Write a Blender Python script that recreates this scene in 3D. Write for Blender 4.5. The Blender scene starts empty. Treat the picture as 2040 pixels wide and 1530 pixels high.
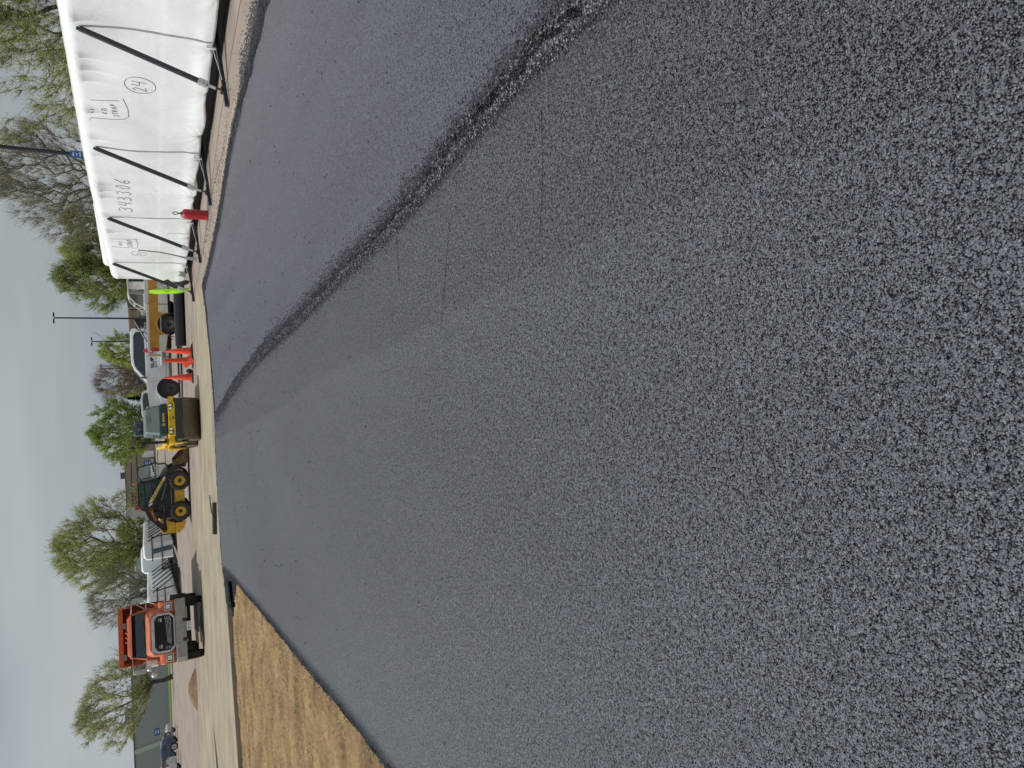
import bpy, bmesh, math, random
from mathutils import Vector, Matrix, noise
random.seed(7)
R_ = math.radians
PI = math.pi
C = bpy.context.scene.collection
scene = bpy.context.scene

# ------------------------------------------------------------------ camera
FPX, CAMH, ROLL = 1370.0, 1.6, 0.04
PITCH = math.atan(734*math.cos(ROLL)/FPX)
fwd = Vector((0, math.cos(PITCH), -math.sin(PITCH)))
R0 = Vector((1, 0, 0)); D0 = Vector((0, -math.sin(PITCH), -math.cos(PITCH)))
rgt = math.cos(ROLL)*R0 + math.sin(ROLL)*D0
dwn = -math.sin(ROLL)*R0 + math.cos(ROLL)*D0
cd = bpy.data.cameras.new('camera'); cam = bpy.data.objects.new('camera', cd); C.objects.link(cam)
m = Matrix((dwn, rgt, -fwd)).transposed().to_4x4(); m.translation = Vector((0, 0, CAMH))
cam.matrix_world = m
cd.sensor_fit = 'HORIZONTAL'; cd.sensor_width = 36; cd.lens = FPX/2040*36
cd.clip_start = 0.05; cd.clip_end = 2000
scene.camera = cam
scene.render.resolution_x = 1024; scene.render.resolution_y = 768

# ------------------------------------------------------------------ light
SUN_EL = R_(56)
sun_dir = Vector((-math.cos(SUN_EL), 0.02, math.sin(SUN_EL))).normalized()     # towards the sun
w = bpy.data.worlds.new('World'); scene.world = w; w.use_nodes = True
nt = w.node_tree; nt.nodes.clear()
def N(nt, t, **k):
    n = nt.nodes.new(t)
    for a, b in k.items(): setattr(n, a, b)
    return n
out = N(nt, 'ShaderNodeOutputWorld'); bg = N(nt, 'ShaderNodeBackground')
sky = N(nt, 'ShaderNodeTexSky', sky_type='NISHITA'); sky.sun_disc = False
sky.sun_elevation = SUN_EL; sky.sun_rotation = R_(-90); sky.dust_density = 4; sky.air_density = 1.5
sk = N(nt, 'ShaderNodeVectorMath', operation='SCALE'); sk.inputs['Scale'].default_value = 1.0
nt.links.new(sky.outputs[0], sk.inputs[0])
tc = N(nt, 'ShaderNodeTexCoord'); mp = N(nt, 'ShaderNodeMapping'); mp.inputs['Scale'].default_value = (1.2, 1.2, 6)
nz = N(nt, 'ShaderNodeTexNoise'); nz.inputs['Scale'].default_value = 1.8; nz.inputs['Detail'].default_value = 5; nz.inputs['Roughness'].default_value = .45
cr = N(nt, 'ShaderNodeValToRGB')
cr.color_ramp.elements[0].position = .28; cr.color_ramp.elements[0].color = (3.0, 3.5, 3.95, 1)
cr.color_ramp.elements[1].position = .72; cr.color_ramp.elements[1].color = (4.6, 4.9, 5.0, 1)
mx = N(nt, 'ShaderNodeMix', data_type='RGBA'); mx.inputs[0].default_value = .93
nt.links.new(tc.outputs['Generated'], mp.inputs[0]); nt.links.new(mp.outputs[0], nz.inputs[0]); nt.links.new(nz.outputs[0], cr.inputs[0])
sx_ = N(nt, 'ShaderNodeSeparateXYZ'); nt.links.new(tc.outputs['Generated'], sx_.inputs[0])
gx = N(nt, 'ShaderNodeMapRange'); gx.inputs[1].default_value = -.7; gx.inputs[2].default_value = .6; gx.inputs[3].default_value = 1.16; gx.inputs[4].default_value = .86; nt.links.new(sx_.outputs[0], gx.inputs[0])
gs = N(nt, 'ShaderNodeVectorMath', operation='SCALE'); nt.links.new(cr.outputs[0], gs.inputs[0]); nt.links.new(gx.outputs[0], gs.inputs['Scale'])
nt.links.new(sk.outputs[0], mx.inputs[6]); nt.links.new(gs.outputs[0], mx.inputs[7])
nt.links.new(mx.outputs[2], bg.inputs[0]); bg.inputs[1].default_value = .1
nt.links.new(bg.outputs[0], out.inputs[0])
sl = bpy.data.lights.new('sun', 'SUN'); sl.energy = 3.4; sl.angle = R_(.6); sl.color = (1, .96, .91)
so = bpy.data.objects.new('sun', sl); C.objects.link(so)
so.rotation_euler = sun_dir.to_track_quat('Z', 'Y').to_euler()
scene.view_settings.view_transform = 'Standard'; scene.view_settings.look = 'None'
scene.view_settings.exposure = 0; scene.view_settings.gamma = 1

# ------------------------------------------------------------------ materials
def mat(name, col, rough=.6, metal=0, var=.12, scale=6, bump=0, bscale=None, col2=None, spec=.5, coat=0, obj=True, stretch=None, alpha=None, trans=0):
    m = bpy.data.materials.new(name); m.use_nodes = True; t = m.node_tree; b = t.nodes['Principled BSDF']
    b.inputs['Roughness'].default_value = rough; b.inputs['Metallic'].default_value = metal
    b.inputs['Specular IOR Level'].default_value = spec; b.inputs['Coat Weight'].default_value = coat
    b.inputs['Transmission Weight'].default_value = trans
    tc = N(t, 'ShaderNodeTexCoord'); mp = N(t, 'ShaderNodeMapping')
    if stretch: mp.inputs['Scale'].default_value = stretch
    t.links.new(tc.outputs['Object'], mp.inputs[0])
    n = N(t, 'ShaderNodeTexNoise'); n.inputs['Scale'].default_value = scale; n.inputs['Detail'].default_value = 6
    t.links.new(mp.outputs[0], n.inputs[0])
    r = N(t, 'ShaderNodeValToRGB'); c2 = col2 or tuple(max(0, c*(1-var*2)) for c in col)
    r.color_ramp.elements[0].position = .3; r.color_ramp.elements[1].position = .7
    r.color_ramp.elements[0].color = (*c2, 1); r.color_ramp.elements[1].color = (*[min(1, c*(1+var*.4)) for c in col], 1)
    t.links.new(n.outputs[0], r.inputs[0]); t.links.new(r.outputs[0], b.inputs['Base Color'])
    rr = N(t, 'ShaderNodeMapRange'); rr.inputs[3].default_value = max(0, rough-.08); rr.inputs[4].default_value = min(1, rough+.12)
    t.links.new(n.outputs[0], rr.inputs[0]); t.links.new(rr.outputs[0], b.inputs['Roughness'])
    if bump:
        n2 = N(t, 'ShaderNodeTexNoise'); n2.inputs['Scale'].default_value = bscale or scale*4; n2.inputs['Detail'].default_value = 4
        t.links.new(mp.outputs[0], n2.inputs[0])
        bp = N(t, 'ShaderNodeBump'); bp.inputs['Strength'].default_value = bump; bp.inputs['Distance'].default_value = .02
        t.links.new(n2.outputs[0], bp.inputs['Height']); t.links.new(bp.outputs[0], b.inputs['Normal'])
    return m
M = {}
M['black'] = mat('black_paint', (.016, .017, .02), .42)
M['steel'] = mat('black_steel', (.028, .032, .042), .42, .3)
M['rubber'] = mat('rubber', (.035, .035, .035), .85, var=.3, scale=12, bump=.2, col2=(.04, .036, .03))
M['galv'] = mat('galvanised', (.5, .52, .54), .4, .8)
M['chrome'] = mat('chrome', (.62, .65, .7), .32, .6)
M['yellow'] = mat('machine_yellow', (.86, .51, .035), .4, var=.15, scale=5, coat=.2)
M['ryellow'] = mat('roller_yellow', (.80, .52, .02), .4, var=.1, scale=4, coat=.2)
M['orange'] = mat('truck_orange', (.56, .125, .035), .5, var=.16, scale=3, coat=.15)
M['dorange'] = mat('box_orange', (.38, .05, .018), .6, var=.25, scale=4)
M['ochre'] = mat('ochre_paint', (.50, .25, .03), .5, var=.12, scale=2)
M['white'] = mat('white_paint', (.74, .80, .85), .32, var=.04, scale=2, coat=.5)
M['cwhite'] = mat('cream_white_paint', (.66, .66, .62), .45, var=.12, scale=3)
M['glass'] = mat('dark_glass', (.012, .022, .03), .08, var=.3, scale=1.5, spec=.7, coat=.4)
M['tealglass'] = mat('teal_glass', (.03, .09, .09), .1, var=.4, scale=4, spec=.6)
M['chip'] = mat('grey_plastic', (.2, .21, .21), .6)
M['tank'] = mat('grey_green_tank', (.155, .19, .195), .45, var=.1, scale=2)
M['navy'] = mat('navy_band', (.018, .04, .055), .4)
M['drum'] = mat('rusty_drum', (.16, .135, .09), .55, .35, var=.35, scale=5, bump=.25, stretch=(1, 8, 1), col2=(.09, .07, .045))
M['rust'] = mat('rusty_steel', (.20, .11, .055), .75, .2, var=.35, scale=7, bump=.3)
M['cone'] = mat('cone_orange', (.85, .085, .035), .5, var=.14, scale=5)
M['red'] = mat('red_enamel', (.46, .018, .025), .45, var=.3, scale=20, bump=.1)
M['wood'] = mat('raw_wood', (.42, .3, .16), .7, var=.2, scale=3, stretch=(1, 1, .15))
M['dwood'] = mat('dark_wood_handle', (.12, .065, .035), .6)
M['lime'] = mat('lime_plastic', (.42, .85, .03), .5, var=.2, scale=6)
M['signblue'] = mat('blue_sign', (.03, .12, .42), .5)
M['signwhite'] = mat('sign_white', (.8, .82, .85), .5)
M['lamp'] = mat('lamp_lens', (.85, .87, .88), .15, var=.2, scale=40, coat=.6)
M['taill'] = mat('tail_lamp_red', (.5, .02, .03), .2, coat=.5)
M['amber'] = mat('amber_lens', (.8, .25, .02), .3, coat=.4)
M['gold'] = mat('yellow_lettering', (.75, .6, .15), .5)
M['ink'] = mat('marker_ink', (.07, .075, .10), .6)
M['bumper'] = mat('worn_grey_bumper', (.36, .345, .33), .55, .2, var=.12, scale=8)
M['bark'] = mat('bark', (.12, .10, .08), .9, var=.3, scale=9, bump=.5)
M['twig'] = mat('twig', (.22, .195, .155), .9, var=.2)
M['ptwig'] = mat('purple_twig', (.22, .155, .155), .9, var=.2)
M['beige'] = mat('beige_board', (.5, .45, .36), .7)
M['maroon'] = mat('maroon', (.12, .02, .03), .6)

def leafmat(name, c, c2):
    m = mat(name, c, .6, var=.1, scale=.55, col2=c2)
    t = m.node_tree; b = t.nodes['Principled BSDF']; o = t.nodes['Material Output']
    tr = N(t, 'ShaderNodeBsdfTranslucent'); ms = N(t, 'ShaderNodeMixShader'); ms.inputs[0].default_value = .5
    src = b.inputs['Base Color'].links[0].from_socket
    t.links.new(src, tr.inputs[0]); t.links.new(b.outputs[0], ms.inputs[1]); t.links.new(tr.outputs[0], ms.inputs[2])
    t.links.new(ms.outputs[0], o.inputs[0]); return m
M['leafY'] = leafmat('yellow_green_leaf', (.42, .50, .10), (.25, .31, .065))
M['leafG'] = leafmat('fresh_green_leaf', (.29, .39, .07), (.15, .22, .035))
M['leafO'] = leafmat('olive_leaf', (.34, .37, .10), (.20, .22, .07))
M['leafP'] = leafmat('pale_bud_leaf', (.44, .48, .18), (.28, .31, .12))
M['needle'] = mat('conifer_needles', (.025, .045, .03), .8, var=.3, scale=3)

# ------------------------------------------------------------------ mesh helpers
class MB:
    def __init__(s): s.v = []; s.f = []; s.m = []; s.s = []
    def add(s, vs, fs, mi=0, sm=False, T=None):
        o = len(s.v)
        for p in vs:
            p = Vector(p)
            if T is not None: p = T @ p
            s.v.append(p)
        for f in fs: s.f.append([i+o for i in f]); s.m.append(mi); s.s.append(sm)
    def box(s, c, d, mi=0, T=None, rot=None):
        x, y, z = d[0]/2, d[1]/2, d[2]/2
        vs = [Vector((a*x, b*y, e*z)) for a in (-1, 1) for b in (-1, 1) for e in (-1, 1)]
        if rot is not None: vs = [rot @ p for p in vs]
        vs = [p+Vector(c) for p in vs]
        s.add(vs, [(0, 1, 3, 2), (4, 6, 7, 5), (0, 4, 5, 1), (2, 3, 7, 6), (0, 2, 6, 4), (1, 5, 7, 3)], mi, False, T)
    def tube(s, pts, r, n=8, mi=0, T=None, cap=True, sm=True):
        pts = [Vector(p) for p in pts]
        if not isinstance(r, (list, tuple)): r = [r]*len(pts)
        vs = []; up = None
        for i, p in enumerate(pts):
            d = (pts[min(i+1, len(pts)-1)]-pts[max(i-1, 0)]).normalized()
            if up is None:
                up = d.orthogonal().normalized()
            else:
                up = (up-d*up.dot(d)); up = up.normalized() if up.length > 1e-6 else d.orthogonal().normalized()
            sd = d.cross(up)
            for k in range(n):
                a = 2*PI*k/n; vs.append(p+(up*math.cos(a)+sd*math.sin(a))*r[i])
        fs = []
        for i in range(len(pts)-1):
            for k in range(n):
                fs.append((i*n+k, i*n+(k+1) % n, (i+1)*n+(k+1) % n, (i+1)*n+k))
        s.add(vs, fs, mi, sm, T)
        if cap:
            s.add(vs[:n], [tuple(range(n))[::-1]], mi, False, T); s.add(vs[-n:], [tuple(range(n))], mi, False, T)
    def bar(s, a, b, wd, ht, mi=0, T=None, upv=(0, 0, 1)):
        a = Vector(a); b = Vector(b); d = (b-a).normalized(); u = Vector(upv)
        if abs(d.dot(u)) > .98: u = Vector((1, 0, 0))
        sd = d.cross(u).normalized(); u = sd.cross(d)
        vs = [p+sd*i*wd/2+u*j*ht/2 for p in (a, b) for i in (-1, 1) for j in (-1, 1)]
        s.add(vs, [(0, 1, 3, 2), (4, 6, 7, 5), (0, 4, 5, 1), (2, 3, 7, 6), (0, 2, 6, 4), (1, 5, 7, 3)], mi, False, T)
    def lathe(s, prof, n=24, mi=0, T=None, sm=True, axis='Y', caps=True):
        vs = []
        for (r, h) in prof:
            for k in range(n):
                a = 2*PI*k/n; c, e = r*math.cos(a), r*math.sin(a)
                vs.append({'Y': (c, h, e), 'Z': (c, e, h), 'X': (h, c, e)}[axis])
        fs = []
        for i in range(len(prof)-1):
            for k in range(n): fs.append((i*n+k, i*n+(k+1) % n, (i+1)*n+(k+1) % n, (i+1)*n+k))
        s.add(vs, fs, mi, sm, T)
        if caps:
            s.add(vs[:n], [tuple(range(n))], mi, False, T); s.add(vs[-n:], [tuple(range(n))], mi, False, T)
    def prism(s, ol, y0, y1, mi=0, T=None, yz=None):
        """outline of (x,z) pushed along y; yz(x,z)->factor on y"""
        k = yz or (lambda x, z: 1)
        n = len(ol)
        vs = [(x, y0*k(x, z), z) for x, z in ol]+[(x, y1*k(x, z), z) for x, z in ol]
        if yz:
            from mathutils.geometry import tessellate_polygon
            tr = tessellate_polygon([[Vector((x, z, 0)) for x, z in ol]])
            fs = [tuple(t) for t in tr]+[tuple(i+n for i in t)[::-1] for t in tr]
        else: fs = [tuple(range(n)), tuple(range(n, 2*n))[::-1]]
        fs += [(i, i+n, (i+1) % n+n, (i+1) % n) for i in range(n)]
        s.add(vs, fs, mi, False, T)
    def sheet(s, ol, z0, z1=None, mi=0, T=None):
        """xy polygon at z1, with sides down to z0"""
        n = len(ol)
        if z1 is None: s.add([(x, y, z0) for x, y in ol], [tuple(range(n))], mi, False, T); return
        s.add([(x, y, z1) for x, y in ol]+[(x, y, z0) for x, y in ol], [tuple(range(n))]+[(i, i+n, (i+1) % n+n, (i+1) % n) for i in range(n)], mi, False, T)
    def build(s, name, mats, parent=None, bevel=0, seg=2, loc=None, recalc=True):
        me = bpy.data.meshes.new(name); me.from_pydata(s.v, [], s.f)
        if not isinstance(mats, (list, tuple)): mats = [mats]
        for q in mats: me.materials.append(q)
        me.polygons.foreach_set('material_index', s.m); me.polygons.foreach_set('use_smooth', s.s)
        me.update()
        if recalc:
            bm = bmesh.new(); bm.from_mesh(me); bmesh.ops.recalc_face_normals(bm, faces=bm.faces); bm.to_mesh(me); bm.free()
        o = bpy.data.objects.new(name, me); C.objects.link(o)
        if parent is not None: o.parent = parent
        if loc: o.location = loc
        if bevel:
            bv = o.modifiers.new('bevel', 'BEVEL'); bv.width = bevel; bv.segments = seg; bv.limit_method = 'ANGLE'; bv.angle_limit = R_(35)
        return o
def tag(o, label=None, cat=None, group=None, kind=None):
    if label: o['label'] = label
    if cat: o['category'] = cat
    if group: o['group'] = group
    if kind: o['kind'] = kind
    return o
def thing(name, loc=(0, 0, 0), rz=0, label=None, cat=None, group=None):
    o = bpy.data.objects.new(name, None); C.objects.link(o); o.location = loc; o.rotation_euler = (0, 0, rz)
    o.empty_display_size = .2
    return tag(o, label, cat, group)
def one(name, fn, mats, parent=None, **k):
    b = MB(); fn(b); return b.build(name, mats, parent, **k)
def bx(name, c, d, m, parent, bevel=.01, rot=None):
    b = MB(); b.box(c, d, rot=rot); return b.build(name, m, parent, bevel=bevel)
def text(body, m, parent, name, o, xd, yd, width, height, depth=.004, bold=0):
    """flat raised lettering: o = lower-left corner, xd reading direction, yd up"""
    cu = bpy.data.curves.new(name, 'FONT'); cu.body = body; cu.size = 1; cu.extrude = .5; cu.offset = bold
    tmp = bpy.data.objects.new('tmp', cu); C.objects.link(tmp)
    dg = bpy.context.evaluated_depsgraph_get(); me = bpy.data.meshes.new_from_object(tmp.evaluated_get(dg))
    bpy.data.objects.remove(tmp); bpy.data.curves.remove(cu)
    xs = [v.co.x for v in me.vertices]; ys = [v.co.y for v in me.vertices]
    x0, x1, y0, y1 = min(xs), max(xs), min(ys), max(ys)
    X = Vector(xd).normalized(); Y = Vector(yd).normalized(); Z = X.cross(Y); O = Vector(o)
    for v in me.vertices:
        v.co = O+X*((v.co.x-x0)/(x1-x0)*width)+Y*((v.co.y-y0)/(y1-y0)*height)+Z*(v.co.z*depth+depth*.5)
    me.materials.append(m); me.name = name
    ob = bpy.data.objects.new(name, me); C.objects.link(ob); ob.parent = parent
    return ob
def ins(pl, d=.0):
    return pl
def jag(pts, step=.12, amp=.02, seed=0, closed=False):
    """resample a polyline and make it ragged"""
    r = random.Random(seed); o = []
    L = list(pts)+([pts[0]] if closed else [])
    for a, b in zip(L[:-1], L[1:]):
        a = Vector(a); b = Vector(b); n = max(1, int((b-a).length/step)); d = (b-a); nn = Vector((-d.y, d.x)).normalized()
        for i in range(n):
            p = a+d*(i/n); o.append(tuple(p+nn*(noise.noise(Vector((p.x*3, p.y*3, seed)))*amp*2+r.uniform(-amp, amp)*.5)))
    if not closed: o.append(tuple(L[-1]))
    return o
# ------------------------------------------------------------------ ground
def ground_mat(name, base, dark, light, fine=60, bump=.25, streak=(1, 1, 1), spots=0, rough=.85, spotcol=(.03, .03, .03)):
    m = bpy.data.materials.new(name); m.use_nodes = True; t = m.node_tree; b = t.nodes['Principled BSDF']
    b.inputs['Roughness'].default_value = rough; b.inputs['Specular IOR Level'].default_value = .3
    tc = N(t, 'ShaderNodeTexCoord'); mp = N(t, 'ShaderNodeMapping'); mp.inputs['Scale'].default_value = streak
    t.links.new(tc.outputs['Object'], mp.inputs[0])
    n1 = N(t, 'ShaderNodeTexNoise'); n1.inputs['Scale'].default_value = .9; n1.inputs['Detail'].default_value = 8; n1.inputs['Roughness'].default_value = .62
    t.links.new(mp.outputs[0], n1.inputs[0])
    r = N(t, 'ShaderNodeValToRGB'); e = r.color_ramp.elements
    e[0].position = .3; e[0].color = (*dark, 1); e[1].position = .72; e[1].color = (*light, 1)
    k = e.new(.5); k.color = (*base, 1)
    t.links.new(n1.outputs[0], r.inputs[0])
    n2 = N(t, 'ShaderNodeTexNoise'); n2.inputs['Scale'].default_value = fine; n2.inputs['Detail'].default_value = 5; n2.inputs['Roughness'].default_value = .7
    t.links.new(tc.outputs['Object'], n2.inputs[0])
    r2 = N(t, 'ShaderNodeMapRange'); r2.inputs[1].default_value = .3; r2.inputs[2].default_value = .7; r2.inputs[3].default_value = .78; r2.inputs[4].default_value = 1.18
    t.links.new(n2.outputs[0], r2.inputs[0])
    mu = N(t, 'ShaderNodeVectorMath', operation='SCALE'); t.links.new(r.outputs[0], mu.inputs[0]); t.links.new(r2.outputs[0], mu.inputs['Scale'])
    last = mu.outputs[0]
    if spots:
        v = N(t, 'ShaderNodeTexNoise'); v.inputs['Scale'].default_value = 7; v.inputs['Detail'].default_value = 6; v.inputs['Roughness'].default_value = .75
        t.links.new(mp.outputs[0], v.inputs[0])
        rs = N(t, 'ShaderNodeValToRGB'); rs.color_ramp.elements[0].position = spots; rs.color_ramp.elements[0].color = (0, 0, 0, 1); rs.color_ramp.elements[1].position = spots+.07; rs.color_ramp.elements[1].color = (.75, .75, .75, 1)
        t.links.new(v.outputs[0], rs.inputs[0])
        mm = N(t, 'ShaderNodeMix', data_type='RGBA'); t.links.new(rs.outputs[0], mm.inputs[0]); t.links.new(last, mm.inputs[6]); mm.inputs[7].default_value = (*spotcol, 1)
        last = mm.outputs[2]
    t.links.new(last, b.inputs['Base Color'])
    bp = N(t, 'ShaderNodeBump'); bp.inputs['Strength'].default_value = bump; bp.inputs['Distance'].default_value = .02
    t.links.new(n2.outputs[0], bp.inputs['Height']); t.links.new(bp.outputs[0], b.inputs['Normal'])
    return m
def curve_node(t, pts, y_out):
    """x of a line on the ground as a function of y (y runs 0..20 m)"""
    mr = N(t, 'ShaderNodeMath', operation='DIVIDE'); t.links.new(y_out, mr.inputs[0]); mr.inputs[1].default_value = 20; mr.use_clamp = True
    fc = N(t, 'ShaderNodeFloatCurve'); c = fc.mapping.curves[0]; fc.mapping.extend = 'HORIZONTAL'
    P = [(y/20, (x+6)/8) for x, y in pts]
    c.points[0].location = P[0]; c.points[1].location = P[-1]
    for p in P[1:-1]: c.points.new(*p)
    fc.mapping.update(); t.links.new(mr.outputs[0], fc.inputs['Value'])
    o = N(t, 'ShaderNodeMath', operation='MULTIPLY_ADD'); t.links.new(fc.outputs[0], o.inputs[0]); o.inputs[1].default_value = 8; o.inputs[2].default_value = -6
    return o.outputs[0]
JOINT = [(1.5, 0), (1.49, 2.2), (1.41, 3.08), (1.24, 4.19), (1.07, 5.97), (.84, 8.28), (.5, 11.94), (.17, 14.5), (-.14, 16.29), (-.62, 19.1)]
SEAM = [(.58, 0), (.52, 2.2), (.44, 3.25), (.28, 4.91), (.15, 6.88), (-.17, 9.22), (-.6, 13.5), (-1.12, 19.0)]
DEDGE = [(-2.9, 0), (-2.95, 5.17), (-3.03, 6.42), (-3.28, 8.8), (-3.51, 11.39), (-3.8, 14.2), (-4.02, 16.4), (-4.4, 19)]
def asphalt_mat(name, stone, dark, light, scale, bump, rough, gap=.35, lean=(1, 1, 1), spec=.6, bands=()):
    m = bpy.data.materials.new(name); m.use_nodes = True; t = m.node_tree; b = t.nodes['Principled BSDF']
    L = t.links.new
    def MM(op, a, c=None, d=None, clamp=False):
        n = N(t, 'ShaderNodeMath', operation=op); n.use_clamp = clamp
        for i, v in enumerate((a, c, d)):
            if v is None: continue
            if isinstance(v, (int, float)): n.inputs[i].default_value = v
            else: L(v, n.inputs[i])
        return n.outputs[0]
    tc = N(t, 'ShaderNodeTexCoord')
    wn = N(t, 'ShaderNodeTexNoise'); wn.inputs['Scale'].default_value = scale*.6; wn.inputs['Detail'].default_value = 2
    L(tc.outputs['Object'], wn.inputs[0])
    ws = N(t, 'ShaderNodeVectorMath', operation='SCALE'); ws.inputs['Scale'].default_value = 1.1/scale; L(wn.outputs['Color'], ws.inputs[0])
    wa = N(t, 'ShaderNodeVectorMath', operation='ADD'); L(tc.outputs['Object'], wa.inputs[0]); L(ws.outputs[0], wa.inputs[1])
    v1 = N(t, 'ShaderNodeTexVoronoi'); v1.inputs['Scale'].default_value = scale; L(wa.outputs[0], v1.inputs[0])
    v2 = N(t, 'ShaderNodeTexVoronoi'); v2.inputs['Scale'].default_value = scale*2.3; L(wa.outputs[0], v2.inputs[0])
    n3 = N(t, 'ShaderNodeTexNoise'); n3.inputs['Scale'].default_value = scale*.3; n3.inputs['Detail'].default_value = 6; n3.inputs['Roughness'].default_value = .72; L(tc.outputs['Object'], n3.inputs[0])
    nl = N(t, 'ShaderNodeTexNoise'); nl.inputs['Scale'].default_value = .8; nl.inputs['Detail'].default_value = 7; nl.inputs['Roughness'].default_value = .6
    ml = N(t, 'ShaderNodeMapping'); ml.inputs['Scale'].default_value = lean; L(tc.outputs['Object'], ml.inputs[0]); L(ml.outputs[0], nl.inputs[0])
    sp = N(t, 'ShaderNodeSeparateColor'); L(v1.outputs['Color'], sp.inputs[0])
    sx = N(t, 'ShaderNodeSeparateXYZ'); L(tc.outputs['Object'], sx.inputs[0])
    r = N(t, 'ShaderNodeValToRGB'); e = r.color_ramp.elements
    mid = [a*.62+c*.38 for a, c in zip(dark, stone)]
    e[0].position = 0; e[0].color = (*dark, 1); e[1].position = 1; e[1].color = (*light, 1)
    k = e.new(.12); k.color = (*dark, 1); k = e.new(.3); k.color = (*[c*.75 for c in stone], 1); k = e.new(.72); k.color = (*stone, 1); k = e.new(.92); k.color = (*[a*.35+c*.65 for a, c in zip(light, stone)], 1)
    L(sp.outputs[0], r.inputs[0])
    hg = MM('MULTIPLY_ADD', v1.outputs['Distance'], .55, n3.outputs[0])
    # worked bands beside the joints: wider holes with their shade painted in, darker binder
    dark_amt = None
    wob = MM('MULTIPLY', MM('SUBTRACT', nl.outputs[0], .5), .12)
    wob2 = MM('MULTIPLY', MM('SUBTRACT', n3.outputs[0], .5), .16)
    for pts, w0, w1, amt, sign in bands:
        cx = curve_node(t, pts, sx.outputs[1])
        dd = MM('ADD', MM('ADD', MM('SUBTRACT', sx.outputs[0], cx), wob), wob2)
        if sign < 0: dd = MM('MULTIPLY', dd, -1)
        q = N(t, 'ShaderNodeMapRange', interpolation_type='SMOOTHSTEP'); q.inputs[1].default_value = w0; q.inputs[2].default_value = w1; q.inputs[3].default_value = 0; q.inputs[4].default_value = amt
        L(dd, q.inputs[0]); dark_amt = q.outputs[0] if dark_amt is None else MM('MAXIMUM', dark_amt, q.outputs[0])
    if dark_amt is not None: hg = MM('MULTIPLY_ADD', dark_amt, .26, hg)
    hr = N(t, 'ShaderNodeMapRange', interpolation_type='SMOOTHSTEP'); hr.inputs[1].default_value = 1.0-gap; hr.inputs[2].default_value = 1.0-gap+.16; hr.inputs[3].default_value = 1; hr.inputs[4].default_value = .10  # holes between stones darkened in the colour, standing in for their shade
    L(hg, hr.inputs[0])
    lr = N(t, 'ShaderNodeMapRange'); lr.inputs[1].default_value = .28; lr.inputs[2].default_value = .72; lr.inputs[3].default_value = .85; lr.inputs[4].default_value = 1.15; L(nl.outputs[0], lr.inputs[0])
    mm = MM('MULTIPLY', hr.outputs[0], lr.outputs[0])
    if dark_amt is not None: mm = MM('MULTIPLY', mm, MM('MULTIPLY_ADD', dark_amt, -.45, 1.0))
    sc = N(t, 'ShaderNodeVectorMath', operation='SCALE'); L(r.outputs[0], sc.inputs[0]); L(mm, sc.inputs['Scale'])
    L(sc.outputs[0], b.inputs['Base Color'])
    b.inputs['Roughness'].default_value = rough; L(MM('MULTIPLY', mm, spec), b.inputs['Specular IOR Level'])
    h3 = MM('MULTIPLY', v2.outputs['Distance'], -.5); h2 = MM('MULTIPLY_ADD', sp.outputs[1], .5, h3); h1 = MM('MULTIPLY_ADD', hr.outputs[0], 1.2, h2)
    bp = N(t, 'ShaderNodeBump'); bp.inputs['Strength'].default_value = bump; bp.inputs['Distance'].default_value = .006
    L(h1, bp.inputs['Height']); L(bp.outputs[0], b.inputs['Normal'])
    return m
M['dirt'] = ground_mat('packed_dirt', (.285, .187, .086), (.13, .084, .04), (.42, .295, .15), 55, 1.0, (1.5, 1.9, 1), .66, spotcol=(.12, .078, .038))
M['lot'] = ground_mat('pinkish_concrete_lot', (.29, .24, .205), (.20, .175, .155), (.34, .285, .24), 40, .25, (.8, .4, 1), .66, spotcol=(.13, .115, .105))
M['cream'] = ground_mat('dusty_cream_concrete', (.32, .28, .205), (.22, .195, .155), (.41, .35, .245), 50, .35, (.7, 1.1, 1), .60, spotcol=(.20, .19, .175))
M['grass'] = ground_mat('grass', (.085, .15, .02), (.06, .11, .015), (.12, .19, .03), 10, .4, (1, 1, 1), 0)
M['asphN'] = asphalt_mat('fresh_coarse_asphalt', (.160, .175, .205), (.022, .026, .034), (.30, .318, .35), 235, .8, .42, .21, (.5, .16, 1), .65, [(JOINT, -.17, -.04, 1.0, 1), (SEAM, -.02, .05, .09, 1), (DEDGE, -.17, .02, .7, -1)])
M['asphR'] = asphalt_mat('rolled_fine_asphalt', (.122, .131, .160), (.05, .055, .07), (.21, .22, .255), 200, .45, .45, .2, (1.6, .12, 1), .55, [(JOINT, -.09, -.01, .9, -1)])
M['asphE'] = asphalt_mat('loose_edge_asphalt', (.045, .050, .064), (.006, .007, .010), (.30, .32, .36), 130, 1.0, .5, .33, (1, 1, 1), .35)  # near-black base paints the deep shade between loose stones

one('ground', lambda b: b.sheet([(-900, -60), (900, -60), (900, 1200), (-900, 1200)], -.1), M['dirt']).__setitem__('kind', 'structure')
far = [(3.05, 21.26), (2.33, 20.56), (1.18, 19.81), (-.15, 19.22), (-.79, 19.12), (-2.1, 19.2), (-3.54, 19.0), (-4.24, 18.62)]
cream_front = [(-4.24, 18.62), (-5.04, 18.14), (-6.1, 17.74), (-7.42, 17.3), (-8.6, 16.9), (-20, 13.2), (-60, 0)]
right = [(5.9, -6), (5.7, 2), (5.45, 7), (5.22, 9.5), (5.09, 10.37), (4.97, 10.93), (4.84, 12.2), (4.63, 13.62), (4.35, 14.6), (3.92, 16.0), (3.5, 18.01), (3.22, 19.63), (3.05, 21.26)]
lotpoly = jag(right, .15, .02, 3)+jag(far, .15, .012, 4)[1:]+jag(cream_front, .2, .012, 5)[1:]+[(-400, 0), (-400, 600), (500, 600), (500, -6)]
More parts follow.
